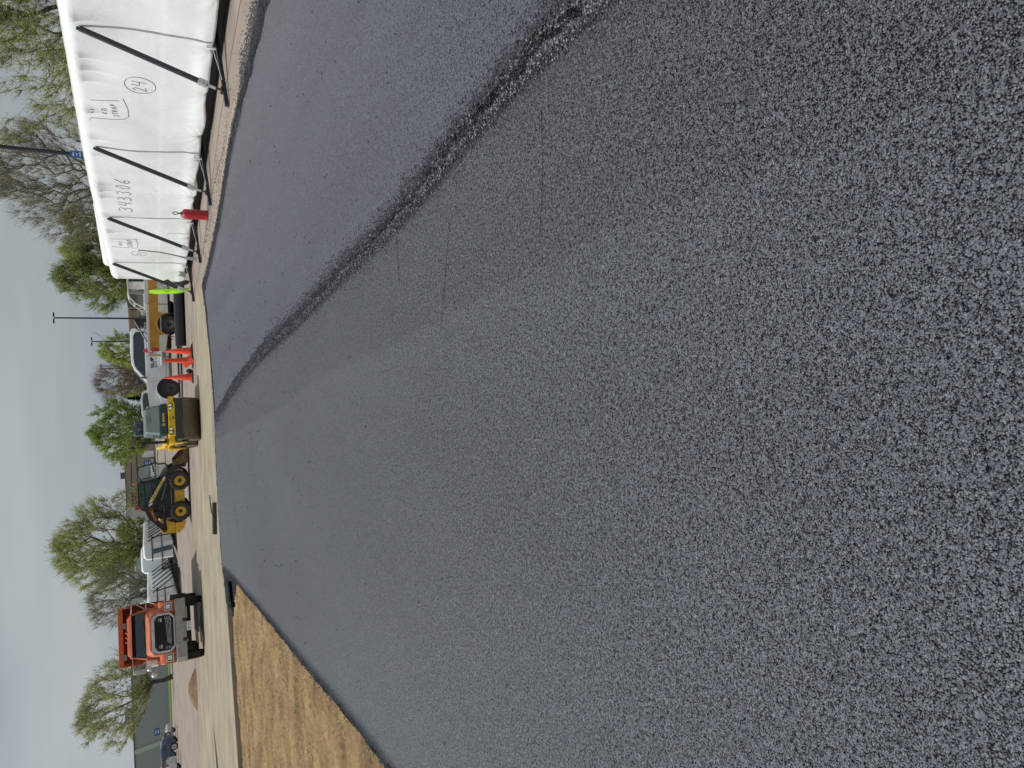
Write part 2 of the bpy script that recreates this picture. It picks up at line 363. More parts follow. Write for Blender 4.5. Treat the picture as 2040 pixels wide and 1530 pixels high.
one('lot', lambda b: b.sheet(lotpoly, -.1, 0), M['lot']).__setitem__('kind', 'structure')
creamp = [(3.3, 25.9), (1.54, 25.5), (.4, 25.3), (-4.25, 29.9), (-5.43, 30.2), (-7.87, 29.6), (-13.4, 31.6), (-30, 31)]
cr_near = [(3.03, 21.3), (2.33, 20.6), (1.18, 19.85), (-.15, 19.26), (-.79, 19.16), (-2.1, 19.24), (-3.54, 19.04), (-4.24, 18.66), (-5.04, 18.18), (-6.1, 17.78), (-7.42, 17.34), (-8.6, 16.94), (-20, 13.24), (-30, 9.9)]
one('concrete_strip', lambda b: b.sheet(jag(cr_near, .2, .012, 6)+jag(creamp[::-1], .4, .06, 7)+[(3.25, 23)], .004), M['cream']).__setitem__('kind', 'structure')
side = [(5.95, -6), (5.75, 2), (5.5, 7), (5.27, 9.5), (5.14, 10.4), (5.02, 11), (4.89, 12.2), (4.68, 13.62), (4.4, 14.6), (3.97, 16.0), (3.55, 18.01), (3.27, 19.63), (3.12, 21.3)]
one('kerb_strip', lambda b: b.sheet(jag(side, .2, .01, 8)+jag([(3.3, 21.3), (3.5, 19.7), (3.82, 18.05), (4.25, 16.1), (4.7, 14.7), (4.98, 13.7), (5.2, 12.3), (5.34, 11), (5.5, 10.4), (5.62, 9.5), (5.9, 7), (6.1, 2), (6.3, -6)], .2, .015, 9), .008, .03), ground_mat('kerb_tan', (.38, .31, .23), (.24, .20, .15), (.50, .43, .33), 45, .5, (3, .6, 1), .6, spotcol=(.09, .08, .07))).__setitem__('kind', 'structure')
def seam(b, pts, wd, z):
    for p, q in zip(pts[:-1], pts[1:]):
        p = Vector((*p, z)); q = Vector((*q, z)); n = Vector((-(q-p).y, (q-p).x, 0)).normalized()*wd/2
        b.add([p-n, p+n, q+n, q-n], [(0, 1, 2, 3)])
M['seam'] = mat('dark_joint', (.07, .06, .055), .9)
def seams(b):
    seam(b, jag([(6.4, 11.5), (5.78, 15.23), (5.2, 17.19), (4.59, 19), (4.1, 20.9), (3.4, 25.5)], .3, .01, 1), .025, .004)
    seam(b, jag([(5.0, 14.9), (4.9, 17.2), (4.2, 20.6)], .3, .01, 2), .02, .0045)
    seam(b, jag([(3.3, 26), (1.5, 25.9), (-.5, 27.5), (-2.6, 32), (-5, 35)], .4, .02, 2), .03, .005)
    seam(b, [(8, 44.), (1, 45), (-10, 47), (-30, 50)], .04, .004)
    seam(b, [(6, 60.), (-10, 60.5), (-40, 62)], .05, .004); seam(b, [(-8, 80.), (-60, 78)], .06, .004)
    seam(b, jag([(-9.5, 33), (-14, 34), (-28, 33.4)], .4, .03, 6), .05, .005)
one('pavement_joint', seams, M['seam']).__setitem__('kind', 'structure')
# flat dark sheet painting the shade of a void in the concrete strip
one('void_shade', lambda b: b.sheet(jag([(-10.62, 24.3), (-11.1, 23.2), (-11.5, 22.6), (-12.2, 22.2), (-13.4, 21.8), (-13.2, 22.5), (-12.3, 23.2), (-11.3, 23.9)], .15, .03, 5, True), .008), mat('painted_void_dark', (.035, .03, .025), .9)).__setitem__('kind', 'structure')

# asphalt mats
joint = [(1.5, -6), (1.5, 1), (1.49, 2.2), (1.47, 2.6), (1.41, 3.08), (1.34, 3.6), (1.24, 4.19), (1.14, 4.95), (1.07, 5.97), (.98, 6.95), (.84, 8.28), (.73, 10.11), (.5, 11.94), (.17, 14.5), (-.14, 16.29), (-.55, 18.69), (-.62, 19.1)]
jr = jag(joint, .1, .018, 11)
dirt_e = [(-2.9, -6), (-2.9, 3), (-2.95, 5.17), (-3.03, 6.42), (-3.28, 8.8), (-3.51, 11.39), (-3.8, 14.2), (-4.02, 16.4), (-4.35, 17.6), (-4.9, 17.2), (-5.0, 18.0), (-4.24, 18.56)]
de = jag(dirt_e, .12, .01, 12)
farN = [(-4.24, 18.6), (-3.54, 18.97), (-2.1, 19.17), (-.79, 19.09), (-.62, 19.1)]
# right, finely rolled mat
rp = jag(right, .12, .02, 13)
one('asphalt', lambda b: b.sheet([(.6, -6)]+rp+jag([(3.05, 21.24), (2.33, 20.53), (1.18, 19.78), (-.15, 19.19), (-.62, 19.08)], .12, .01, 14)[1:]+[(-1.2, 18.6), (-.8, 15), (.2, 8), (.6, 3)], -.1, .012), M['asphR']).__setitem__('kind', 'structure')
# near, coarse mat: gridded so that its ragged side rolls down over the other
def nearmat(b):
    pl = [(-2.9, -6)]+[p for p in de[1:]]+[tuple(p) for p in farN[1:]]+jr[::-1]
    b.sheet(pl, -.1, .03)
one('asphalt', nearmat, M['asphN']).__setitem__('kind', 'structure')
def rolled(b, pts, wds, z0, z1, steps=4, side=1):
    """a low rounded bank of loose asphalt following an edge"""
    rows = []
    n = len(pts)
    for i, p in enumerate(pts):
        a = Vector(pts[max(0, i-1)]); c = Vector(pts[min(n-1, i+1)]); d = (c-a).normalized(); nn = Vector((d.y, -d.x))*side
        ww = wds(p)
        row = []
        for k in range(steps+1):
            u = k/steps; s_ = (u-.35)*ww*(1+.3*noise.noise(Vector((p[0]*5, p[1]*5, k))))
            z = z0+(z1-z0)*math.cos(min(1, abs(u-.35)/.65)*PI/2)*(1+.5*noise.noise(Vector((p[0]*9, p[1]*9, k*2))))
            q = Vector(p)+nn*s_; row.append((q.x, q.y, max(z, z0 if 0 < k < steps else z0-.01)))
        rows.append(row)
    vs = [v for r in rows for v in r]; w_ = steps+1
    b.add(vs, [(i*w_+k, i*w_+k+1, (i+1)*w_+k+1, (i+1)*w_+k) for i in range(n-1) for k in range(steps)], 0, True)
jf = jag(joint, .05, .014, 15)
one('loose_asphalt_ridge', lambda b: rolled(b, jf, lambda p: .12+.05*noise.noise(Vector((p[0], p[1]*.7, 0)))+max(0, p[1]-8)*.02, .012, .040, 8), M['asphE']).__setitem__('kind', 'structure')
one('loose_asphalt_edge', lambda b: rolled(b, jag([q for q in right if q[1] > -7], .08, .03, 16), lambda p: .16+.3*max(0, min(1, (12-p[1])/2))+.25*(p[1] > 20.4), .0, .05, 6, -1), M['asphE']).__setitem__('kind', 'structure')
one('loose_asphalt_border', lambda b: rolled(b, jag(dirt_e, .15, .006, 17), lambda p: .16, -.05, .031, 6, 1), M['asphE']).__setitem__('kind', 'structure')
one('loose_asphalt_lip', lambda b: rolled(b, jag([(3.0, 21.2), (2.33, 20.53), (1.18, 19.78), (-.15, 19.19), (-.79, 19.1), (-2.1, 19.18), (-3.54, 18.97), (-4.24, 18.6)], .1, .02, 18), lambda p: .07 if p[0] < 2 else .3, .0, .035, 4, -1), M['asphE']).__setitem__('kind', 'structure')

one('asphalt_spill', lambda b: b.sheet(jag([(-4.1, 18.5), (-5.1, 18.1), (-5.25, 17.6), (-4.95, 17.5), (-4.75, 17.1), (-4.5, 16.9), (-4.0, 16.4)], .1, .05, 33, True), -.1, -.058), M['asphE']).__setitem__('kind', 'structure')
def relief(b):
    xs = [-3.0-.05*i for i in range(180)]; ys = [3.5+.06*j for j in range(250)]
    def h(x, y):
        v = .02*noise.noise(Vector((x*1.3, y*2.2, 1)))+.022*noise.noise(Vector((x*3, y*6, 2)))+.025*abs(noise.noise(Vector((x*7, y*9, 3))))
        return -.09+v+.035*max(0, noise.noise(Vector((x*15, y*15, 5))))
    n = len(ys); vs = [(x, y, h(x, y)) for x in xs for y in ys]
    fs = []
    for i in range(len(xs)-1):
        for j in range(n-1):
            x, y = xs[i], ys[j]
            if y > 16.72+(x+8.6)*.35 and x < -4.9: continue
            if y > 17.6: continue
            ex = lerp2(x, y)
            if x > ex: continue
            fs.append((i*n+j, i*n+j+1, (i+1)*n+j+1, (i+1)*n+j))
    b.add(vs, fs, 0, False)
def lerp2(x, y):
    pts = [(3, -2.9), (5.17, -2.95), (6.42, -3.03), (8.8, -3.28), (11.39, -3.51), (14.2, -3.8), (16.4, -4.02), (17.6, -4.3)]
    for (a, p), (c, q) in zip(pts[:-1], pts[1:]):
        if y <= c: return p+(q-p)*(y-a)/(c-a)+.05
    return -4.3
one('dirt', relief, M['dirt'], recalc=False).__setitem__('kind', 'structure')
def creases(b):
    for k, (pl_, wd_) in enumerate((([(.95, 3.60), (.78, 3.66), (.57, 3.72), (.35, 3.8)], .005), ([(1.20, 2.56), (1.02, 2.56), (.82, 2.58), (.62, 2.62)], .0035), ([(1.05, 4.53), (.74, 4.51)], .006), ([(-.4, 12.26), (-1.6, 12.38)], .010))):
        seam(b, jag(pl_, .03, .003, 40+k), wd_, .0312)
one('roller_crease', creases, M['asphE']).__setitem__('kind', 'structure')
# loose stones
M['crumb'] = mat('asphalt_crumb', (.06, .064, .075), .5, var=.45, scale=120, spec=.4, col2=(.012, .013, .016))
M['pebble'] = mat('dirt_pebble', (.52, .40, .25), .85, var=.3, scale=60)
ICO = [(0, 0, 1), (.89, 0, .45), (.28, .85, .45), (-.72, .53, .45), (-.72, -.53, .45), (.28, -.85, .45), (.72, .53, -.3), (-.28, .85, -.3), (-.89, 0, -.3), (-.28, -.85, -.3), (.72, -.53, -.3)]
IF = [(0, 1, 2), (0, 2, 3), (0, 3, 4), (0, 4, 5), (0, 5, 1), (1, 6, 2), (2, 7, 3), (3, 8, 4), (4, 9, 5), (5, 10, 1), (6, 7, 2), (7, 8, 3), (8, 9, 4), (9, 10, 5), (10, 6, 1)]
def stone(b, x, y, z, s, r, mi=0):
    a = r.uniform(0, 6.3); c, e = math.cos(a), math.sin(a); sx, sy, sz = s*r.uniform(.7, 1.3), s*r.uniform(.6, 1), s*r.uniform(.45, .8)
    b.add([(x+(p[0]*sx*c-p[1]*sy*e), y+(p[0]*sx*e+p[1]*sy*c), z+p[2]*sz) for p in [(q[0]*r.uniform(.8, 1.2), q[1]*r.uniform(.8, 1.2), q[2]*r.uniform(.8, 1.2)) for q in ICO]], IF, mi, False)
def along(pts, n, spread, r, ymax=99, bias=1.0):
    seg = []
    for a, c in zip(pts[:-1], pts[1:]):
        L_ = (Vector(c)-Vector(a)).length; ym = max(2.0, (a[1]+c[1])/2)
        seg.append((a, c, L_/ym**bias if ym < ymax else 0))
    tot = sum(s[2] for s in seg); o = []
    for a, c, wt in seg:
        for _ in range(int(n*wt/tot)):
            u = r.random(); d = (Vector(c)-Vector(a)).normalized(); nn = Vector((-d.y, d.x))
            o.append(Vector(a)*(1-u)+Vector(c)*u+nn*r.gauss(0, spread))
    return o
def crumbs(b):
    r = random.Random(5)
    for p in along([q for q in joint if q[1] > .9], 9000, .07, r, bias=1.2): stone(b, p.x+.02, p.y, .03, r.uniform(.004, .0085)+.0003*p.y, r)
    jj = [q for q in joint if q[1] > .9]
    for p in along(jj, 11000, .001, r, bias=1.35):
        o = r.gauss(.03, .035+.002*p.y); stone(b, p.x-o, p.y, .034, r.uniform(.003, .007)+.0003*p.y, r, 1 if r.random() < .3 else 0)
    for p in along(jj, 16000, .001, r, bias=1.3):
        o = abs(r.gauss(0, .11+.006*p.y)); k = r.random(); stone(b, p.x-o*(1 if k < .88 else -.5)+.05, p.y, .029 if k < .88 else .013, r.uniform(.0025, .006)+.00035*p.y, r)
    for p in along([q for q in right if q[1] > 6], 14000, .10, r, bias=.6): stone(b, p.x+.03+(.22 if p.y < 12 else 0)*abs(r.gauss(0, 1)), p.y, .03, r.uniform(.006, .017), r)
    for p in along([q for q in dirt_e if q[1] > 2], 2500, .05, r, bias=.5): stone(b, p.x, p.y, .0, r.uniform(.006, .014), r)
    for p in along([(3.0, 21.3), (2.33, 20.6), (1.18, 19.85), (-.15, 19.26), (-.79, 19.16), (-2.1, 19.24), (-3.54, 19.04), (-4.24, 18.66)], 1200, .05, r, bias=0): stone(b, p.x, p.y, .02, r.uniform(.01, .022), r)
    for _ in range(500):
        y = r.uniform(1.2, 19); x = r.uniform(-3, 1.2) if r.random() < .7 else r.uniform(1.2, 4); stone(b, x, y, .03 if x < .4 else .014, r.uniform(.004, .008)+.0006*y, r)
    for _ in range(700):
        y = r.uniform(9, 21); x = 5.6-.16*(y-9)+r.gauss(.25, .3); 
        if x > 3.2: stone(b, x, y, .006, r.uniform(.006, .016), r)
one('loose_asphalt_crumbs', crumbs, [M['crumb'], mat('dusty_crumb', (.24, .26, .30), .6, var=.3, scale=80)], recalc=False).__setitem__('kind', 'stuff')
def pebbles(b):
    r = random.Random(9)
    for _ in range(14000):
        y = 4.5+r.random()**.8*13.5; ex = -3-.075*(y-5); x = ex-.12-abs(r.gauss(0, 1.5))
        if y > 16.9+(x+8.6)*.35+.0: continue
        if noise.noise(Vector((x*.9, y*.35, 3))) < -.05+r.uniform(-.25, .25): continue
        stone(b, x, y, -.085, r.uniform(.005, .015), r)
one('dirt_pebbles', pebbles, M['pebble'], recalc=False).__setitem__('kind', 'stuff')
# far setting: grass strips
one('grass_strip', lambda b: b.sheet([(-64, 105.5), (-30, 105.5), (-30, 90), (-64, 96)], .003, .08), M['grass']).__setitem__('kind', 'structure')
one('lawn', lambda b: b.sheet([(-30, 128), (60, 128), (60, 126), (-30, 126)], .003, .1), M['grass']).__setitem__('kind', 'structure')
one('kerb', lambda b: b.sheet([(-30, 122), (60, 122), (60, 125.5), (-30, 125.5)], .003, .12), M['cream']).__setitem__('kind', 'structure')
# ------------------------------------------------------------------ shrink-wrapped stacks
def film():
    m = mat('shrink_film', (.80, .845, .855), .28, var=.03, scale=1.2, spec=.5)
    t = m.node_tree; b = t.nodes['Principled BSDF']; L = t.links.new
    tc = N(t, 'ShaderNodeTexCoord'); mp = N(t, 'ShaderNodeMapping'); mp.inputs['Scale'].default_value = (3.2, 1, 1.1); L(tc.outputs['Object'], mp.inputs[0])
    a = N(t, 'ShaderNodeTexNoise'); a.inputs['Scale'].default_value = 2.2; a.inputs['Detail'].default_value = 3; a.inputs['Distortion'].default_value = .8; L(mp.outputs[0], a.inputs[0])
    c = N(t, 'ShaderNodeTexNoise'); c.inputs['Scale'].default_value = 26; c.inputs['Detail'].default_value = 2; c.inputs['Distortion'].default_value = 1.5; L(tc.outputs['Object'], c.inputs[0])
    k = N(t, 'ShaderNodeTexNoise'); k.inputs['Scale'].default_value = 1.4; L(tc.outputs['Object'], k.inputs[0])
    kr = N(t, 'ShaderNodeMapRange'); kr.inputs[1].default_value = .56; kr.inputs[2].default_value = .68; kr.inputs[3].default_value = 0; kr.inputs[4].default_value = .5; L(k.outputs[0], kr.inputs[0])
    mm = N(t, 'ShaderNodeMath', operation='MULTIPLY'); L(c.outputs[0], mm.inputs[0]); L(kr.outputs[0], mm.inputs[1])
    ad = N(t, 'ShaderNodeMath', operation='ADD'); L(a.outputs[0], ad.inputs[0]); L(mm.outputs[0], ad.inputs[1])
    bp = N(t, 'ShaderNodeBump'); bp.inputs['Strength'].default_value = .4; bp.inputs['Distance'].default_value = .03; L(ad.outputs[0], bp.inputs['Height']); L(bp.outputs[0], b.inputs['Normal'])
    return m
M['film'] = film(); M['filmtop'] = mat('film_over_timber', (.62, .56, .47), .45, var=.12, scale=1.5, col2=(.62, .63, .6))
def lerp(pts, x):
    if x <= pts[0][0]: return pts[0][1]
    for (a, p), (b, q) in zip(pts[:-1], pts[1:]):
        if x <= b: return p+(q-p)*(x-a)/(b-a)
    return pts[-1][1]
def make_wrap(L, zb, crest, depth, seed, du=.04, nz_=44, detail=1.0):
    r = random.Random(seed)
    pin = []; u = r.uniform(.1, .5)
    while u < L: pin.append((u, r.uniform(.4, 1.2), r.uniform(-.1, .1))); u += r.choice([.3, .35, .8, 1.1, 1.5])
    anc = []; u = r.uniform(.2, .8)
    while u < L: anc.append((u, r.uniform(.5, 1.3))); u += r.uniform(.7, 1.9)
    folds = [r.uniform(0, L) for _ in range(int(L*.7))]
    def disp(u, z):
        zt = lerp(crest, u)-.22; d = .08*noise.noise(Vector((u*.5, z*.7, seed)))+.022*noise.noise(Vector((u*2.3, z*1.1, seed+5)))
        for p, a, sl in pin:
            if abs(u-p) < .5:
                dz = max(0, zt-z); fall = math.exp(-dz/.22); x = u-p-sl*dz
                d += detail*fall*a*(.10*math.exp(-((x-.12)/.11)**2)-.12*math.exp(-(x/.035)**2))
        for p, a in anc:
            dz = z-zb; x = u-p; rr = math.hypot(x, dz)
            if rr < .6:
                an = math.atan2(x, dz+.02); d += detail*a*.030*math.sin(an*13+p)*math.exp(-rr/.2)*min(1, rr/.06)
                d += -.05*a*math.exp(-(x/.07)**2-(dz/.16)**2)
        for p in folds:
            x = u-p-.04*math.sin(z*1.3+p)
            if abs(x) < .12: d += .014*math.exp(-(x/.02)**2)*math.exp(-((z-1.2-.5*math.sin(p))/.7)**2)
        d += .004*detail*noise.noise(Vector((u*7, z*22, seed)))*max(0, noise.noise(Vector((u*1.3, z*1.3, seed+9))))*3
        if z < 1.05: d += .005
        # the film bellies out a little above the base
        d += .05*math.exp(-((z-zb-.12)/.16)**2)*(.6+1.0*noise.noise(Vector((u*1.1, 0, seed+2))))
        return d
    cols = max(2, int(L/du)); b = MB(); rows = None
    for i in range(cols+1):
        u = L*i/cols; zt = lerp(crest, u)-.22; ring = []
        sag = .05*noise.noise(Vector((u*1.2, 3, seed)))
        for p, a in anc:
            if abs(u-p) < .3: sag += .045*a*math.exp(-((u-p)/.1)**2)
        zb2 = zb+sag
        e = min(u, L-u); ed = .09*max(0, 1-e/.14)**2
        ring.append((u, .35, zb2+.02)); ring.append((u, .1, zb2-.02))
        for k in range(nz_+1):
            z = zb2+(zt-zb2)*k/nz_; ring.append((u, -disp(u, z)+ed, z))
        for k in range(1, 6):
            a = k/5*PI/2; y = .26*(1-math.cos(a)); ring.append((u, y-disp(u, zt)*math.cos(a)+ed, zt+.22*math.sin(a)+.012*noise.noise(Vector((u*4, k, seed)))-ed))
        for k in range(1, 4): ring.append((u, .26+(depth-.5)*k/3, zt+.2+.03*noise.noise(Vector((u*1.5, k, seed)))-ed))
        for z in (zt, zt*.75, zt*.5, zt*.25, zb2): ring.append((u, depth-ed+.02*noise.noise(Vector((u*2, z, seed+4))), z))
        b.v += [Vector(p) for p in ring]; n = len(ring)
        if i:
            for k in range(n-1): b.f.append([(i-1)*n+k, i*n+k, i*n+k+1, (i-1)*n+k+1]); b.m.append(1 if nz_+5 <= k <= nz_+10 else 0); b.s.append(True)
    b.f.append(list(range(n))); b.m.append(0); b.s.append(False)
    b.f.append([cols*n+k for k in range(n)][::-1]); b.m.append(0); b.s.append(False)
    return b, disp
def brace_parts(root, u, du_, foot, ztop, disp=None, thick=.085, simple=False):
    yt = -.05-(disp(u, ztop) if disp else 0)
    A = Vector((u+du_, -foot, .17)); B = Vector((u, yt, ztop))
    s = MB(); s.bar(A+(B-A)*.1, B, thick, .06, upv=(1, 0, 0)); d = (B-A).normalized()
    if not simple:
        n_ = Vector((1, 0, 0)).cross(d).normalized()
        s.bar(A+(B-A)*.1+n_*.032, B+n_*.032, thick*.35, .012, upv=(1, 0, 0))
        s.bar(B+d*-.03+Vector((0, .0, 0)), B+d*.05+Vector((0, -.02, 0)), thick*.7, .03, upv=(1, 0, 0))
    s.build('strut', M['steel'], root, bevel=.004 if not simple else 0)
    if not simple:
        g = MB(); g.bar(A+(B-A)*.085, A+(B-A)*.15, thick*1.25, .085, upv=(1, 0, 0)); g.bar(A+(B-A)*.02, A+(B-A)*.12, .03, .05, upv=(1, 0, 0))
        g.tube([A+(B-A)*.115+Vector((-.09, 0, 0)), A+(B-A)*.115+Vector((.09, 0, 0))], .012); g.build('brace_collar', M['galv'], root)
        g = MB(); g.tube([A+(B-A)*.0+Vector((0, 0, -.06)), A+(B-A)*.1], .022); g.box((A.x, A.y, .1), (.12, .1, .05)); g.tube([(A.x-.1, A.y, .12), (A.x+.1, A.y, .12)], .018); g.build('foot_pin', M['black'], root)
    c = MB(); c.bar((u+du_-.12*1, .5, .16), (u+du_+.05, -foot-.34, .045), .075, .075)
    c.build('outrigger_bar', M['steel'], root, bevel=.004 if not simple else 0)
    if not simple:
        c = MB(); c.bar((u+du_+.045-.1, -.1, .215), (u+du_+.06, -foot+.18, .105), .010, .012); c.box((u+du_-.05, -.09, .24), (.03, .03, .16)); c.bar((u+du_-.05, -.1, .32), (u+du_-.05, .2, .3), .03, .02)
        c.build('white_edge_strip', M['signwhite'], root)
def rack(root, L, simple=False):
    c = MB()
    for y in (.28, 1.6):
        if simple: c.box((L/2, y, .12), (L-.3, .12, .2))
        else:
            c.box((L/2, y, .12), (L-.2, .02, .18)); c.box((L/2, y, .215), (L-.2, .12, .02)); c.box((L/2, y, .02), (L-.2, .12, .02))
    c.build('base_rail', M['steel'], root)
Wd = Vector((.196, -.981, 0)).normalized(); WRZ = math.atan2(Wd.y, Wd.x)
st = thing('wrapped_stack', (4.1, 27.0, 0), WRZ, 'long white shrink-wrapped stack in front, marked 24 and 343306, braced by four black struts', 'wrapped stack', 'white shrink-wrapped stacks')
crest = [(0, 2.44), (1.2, 2.5), (3.6, 2.58), (6.5, 2.655), (8.2, 2.68), (16.5, 2.70)]
SL = 16.2
wb, disp = make_wrap(SL, .2, crest, 2.3, 3, .035, 52)
wb.build('film_wrap', [M['film'], M['filmtop']], st, recalc=False)
one('timber_top', lambda b: b.box((SL/2, 1.3, 2.2), (SL-.6, 1.6, .2)), M['wood'], st)
rack(st, SL)
for u, zt in ((1.55, 2.30), (5.05, 2.28), (8.81, 2.38), (13.02, 2.38)): brace_parts(st, u, .2, .98, zt, disp)
def tape(b):
    for k in range(60):
        u = SL*k/60; b.box((u+.13, -disp(u+.13, 1.05)-.004, 1.052+.006*math.sin(k*.7)), (.275, .003, .012))
# handwriting strokes
def stroke(b, pts, wdt=.004):
    P = [Vector((u, -disp(u, z)-.006, z)) for u, z in pts]
    Q = []
    for a, c in zip(P[:-1], P[1:]):
        n_ = max(1, int((c-a).length/.05))
        for i in range(n_):
            p = a+(c-a)*i/n_; Q.append(Vector((p.x, -disp(p.x, p.z)-.005, p.z)))
    Q.append(P[-1]); b.tube(Q, wdt, 5, cap=True)
GL = {'3': [[(0, .9), (.35, 1), (.7, .85), (.6, .6), (.3, .52), (.75, .42), (.8, .15), (.4, 0), (0, .12)]],
      '4': [[(.1, 1), (.05, .45), (.75, .45)], [(.75, 1), (.7, 0)]],
      '0': [[(.25, 1), (.05, .5), (.25, .02), (.6, .1), (.75, .5), (.6, .95), (.45, 1)]],
      '6': [[(.7, 1), (.2, .6), (.05, .2), (.35, 0), (.7, .12), (.65, .4), (.15, .35)]],
      '2': [[(.05, .8), (.35, 1), (.65, .8), (.5, .45), (.0, .02), (.8, .1)]],
      '5': [[(.7, 1), (.15, .95), (.1, .55), (.6, .55), (.7, .2), (.3, 0), (0, .1)]],
      'N': [[(0, 0), (.05, 1), (.6, 0), (.7, 1)]], 'O': [[(.3, 1), (.02, .5), (.3, 0), (.65, .4), (.55, .9), (.25, 1)]],
      'S': [[(.65, .85), (.35, 1), (.05, .8), (.55, .35), (.4, .02), (0, .12)]], 'T': [[(0, .95), (.8, 1)], [(.4, 1), (.35, 0)]],
      'R': [[(.05, 0), (.08, 1), (.6, .85), (.5, .55), (.1, .5), (.7, 0)]], 'A': [[(0, 0), (.35, 1), (.7, 0)], [(.15, .4), (.6, .42)]],
      'P': [[(.05, 0), (.1, 1), (.65, .85), (.55, .5), (.1, .45)]], '1': [[(.3, 0), (.35, 1)]], '*': [[(.2, .3), (.5, .7)], [(.5, .3), (.2, .7)]]}
def write(b, s_, u0, z0, wch, h, slope=0, adv=None, wdt=.004, sh=0):
    adv = adv or wch*1.25
    for i, ch in enumerate(s_):
        for g in GL.get(ch, []): stroke(b, [(u0+i*adv+x*wch+sh*y*h, z0+slope*i*adv+y*h) for x, y in g], wdt)
def circ(b, u, z, ru, rz_, wdt=.004):
    stroke(b, [(u+ru*math.cos(a*PI/12)*(1+.03*math.sin(a*.8)), z+rz_*math.sin(a*PI/12)) for a in range(25)], wdt)
for nm, fn in (('number_mark', lambda b: (write(b, '24', 11.33, 1.33, .15, .26, .1, .18), circ(b, 11.51, 1.45, .27, .28))),
               ('box_mark', lambda b: (stroke(b, [(9.99, 2.42), (10.08, 2.38), (10.12, 2.0), (10.18, 1.76), (10.28, 1.68), (10.6, 1.69), (10.95, 1.77)]), stroke(b, [(10.74, 2.36), (10.86, 1.84)]),
                                       write(b, '1*1', 10.28, 2.31, .06, .08), write(b, 'NO', 10.28, 2.08, .10, .10, 0, .155), write(b, 'STRAP', 10.24, 1.86, .08, .11, .12, .10))),
               ('serial_mark', lambda b: write(b, '343306', 5.5, 1.70, .24, .33, .02, .315, .006, .1)),
               ('box_mark', lambda b: (stroke(b, [(2.79, 2.3), (2.92, 1.63), (3.2, 1.60), (3.57, 1.66)]), stroke(b, [(3.49, 2.34), (3.57, 1.6)]), write(b, 'NO', 3.0, 2.02, .13, .1, 0, .17), write(b, 'STRAP', 2.95, 1.74, .09, .14, .04, .115))),
               ('number_mark', lambda b: (write(b, '25', 2.38, 1.52, .1, .12, 0, .13), circ(b, 2.49, 1.59, .2, .21)))):
    bb = MB(); fn(bb); bb.build(nm, M['ink'], st)
def small_stack(x, y, rz, L, top, depth, braces, label, foot=.9, seed=1, zb=.25, endbars=0, lean=None, detail=.7):
    s = thing('wrapped_stack', (x, y, 0), rz, label, 'wrapped stack', 'white shrink-wrapped stacks')
    wb2, dsp = make_wrap(L, zb, [(0, top), (L, top+.02)], depth, seed, .12, 16, detail)
    wb2.build('film_wrap', [M['film'], M['film']], s, recalc=False)
    rack(s, L, True)
    for u in braces: brace_parts(s, u, 0, foot, top-.32, dsp, .07, True)
    return s
small_stack(14-.2*29.0, 29.0, WRZ, 8.2, 3.14, 2.0, [], 'white wrapped stack peeking over the long front stack, behind the 343306 mark', seed=11)
small_stack(14-.2*38.1, 38.1, WRZ, 6.4, 3.10, 2.0, [], 'white wrapped stack peeking over the far end of the long front stack', seed=12)
# stacks in the middle distance, their braced side turned to the right, away from the sun
def ends(s, L, top, depth, mk):
    e = MB()
    for z in (.9, top-.55): e.bar((-.03 if mk < 0 else L+.03, -.5, z), (-.03 if mk < 0 else L+.03, depth+.1, z), .06, .06)
    e.bar((-.06 if mk < 0 else L+.06, -.5, .1), (-.06 if mk < 0 else L+.06, -.3, top-.5), .07, .07, upv=(1, 0, 0))
    e.build('end_crossbar', M['steel'], s)
def right_facing(xn, yn, dx, dy, **k):
    """near end corner of the braced face at (xn,yn), running away along (dx,dy); the face looks to the right"""
    return small_stack(xn, yn, math.atan2(dy, dx), **k)
s1 = right_facing(-9.5, 51.5, -.08, 1, L=19, top=2.03, depth=1.15, braces=[.6+2.1*i for i in range(9)], label='white wrapped stack behind the yellow skid steer, its near end crossed by black bars', seed=21)
ends(s1, 19, 2.03, 1.15, -1)
one('blue_end_board', lambda b: b.bar((-.05, .45, .3), (-.05, .62, 1.5), .3, .03, upv=(1, 0, 0)), mat('slate_board', (.08, .13, .17), .6), s1)
s2 = right_facing(-11.8, 46.5, -.115, 1, L=21, top=1.86, depth=2.1, braces=[1.2+2.3*i for i in range(9)], label='white wrapped stack right beside the orange dump truck, with a row of slanting black struts', seed=22, foot=1.0)
ends(s2, 21, 1.86, 2.1, -1)
s3 = right_facing(-11.7, 60, -.1, 1, L=4, top=2.25, depth=1.7, braces=[1.0, 3.0], label='white wrapped stack standing high on black legs between the two braced rows', seed=23, zb=.85)
for x in (.2, 3.6):
    for y in (.1, 1.5): one('stand_leg', lambda b: b.bar((x, y, 0), (x, y, .9), .08, .08), M['steel'], s3)
small_stack(-13.0, 80, math.atan2(1, -.1), 5, 2.9, 1.6, [1, 3], 'small white wrapped stack farthest off, above the rear of the skid steer', seed=24)
small_stack(-14.9, 74, math.atan2(1, -.1), 7, 2.95, 2.2, [], 'white wrapped stack rising behind the braced row beside the willow trunk', seed=25)
small_stack(-17.6, 68, math.atan2(1, -.1), 9, 2.55, 2.4, [], 'pale wrapped stack showing above the row next to the dump truck', seed=26)

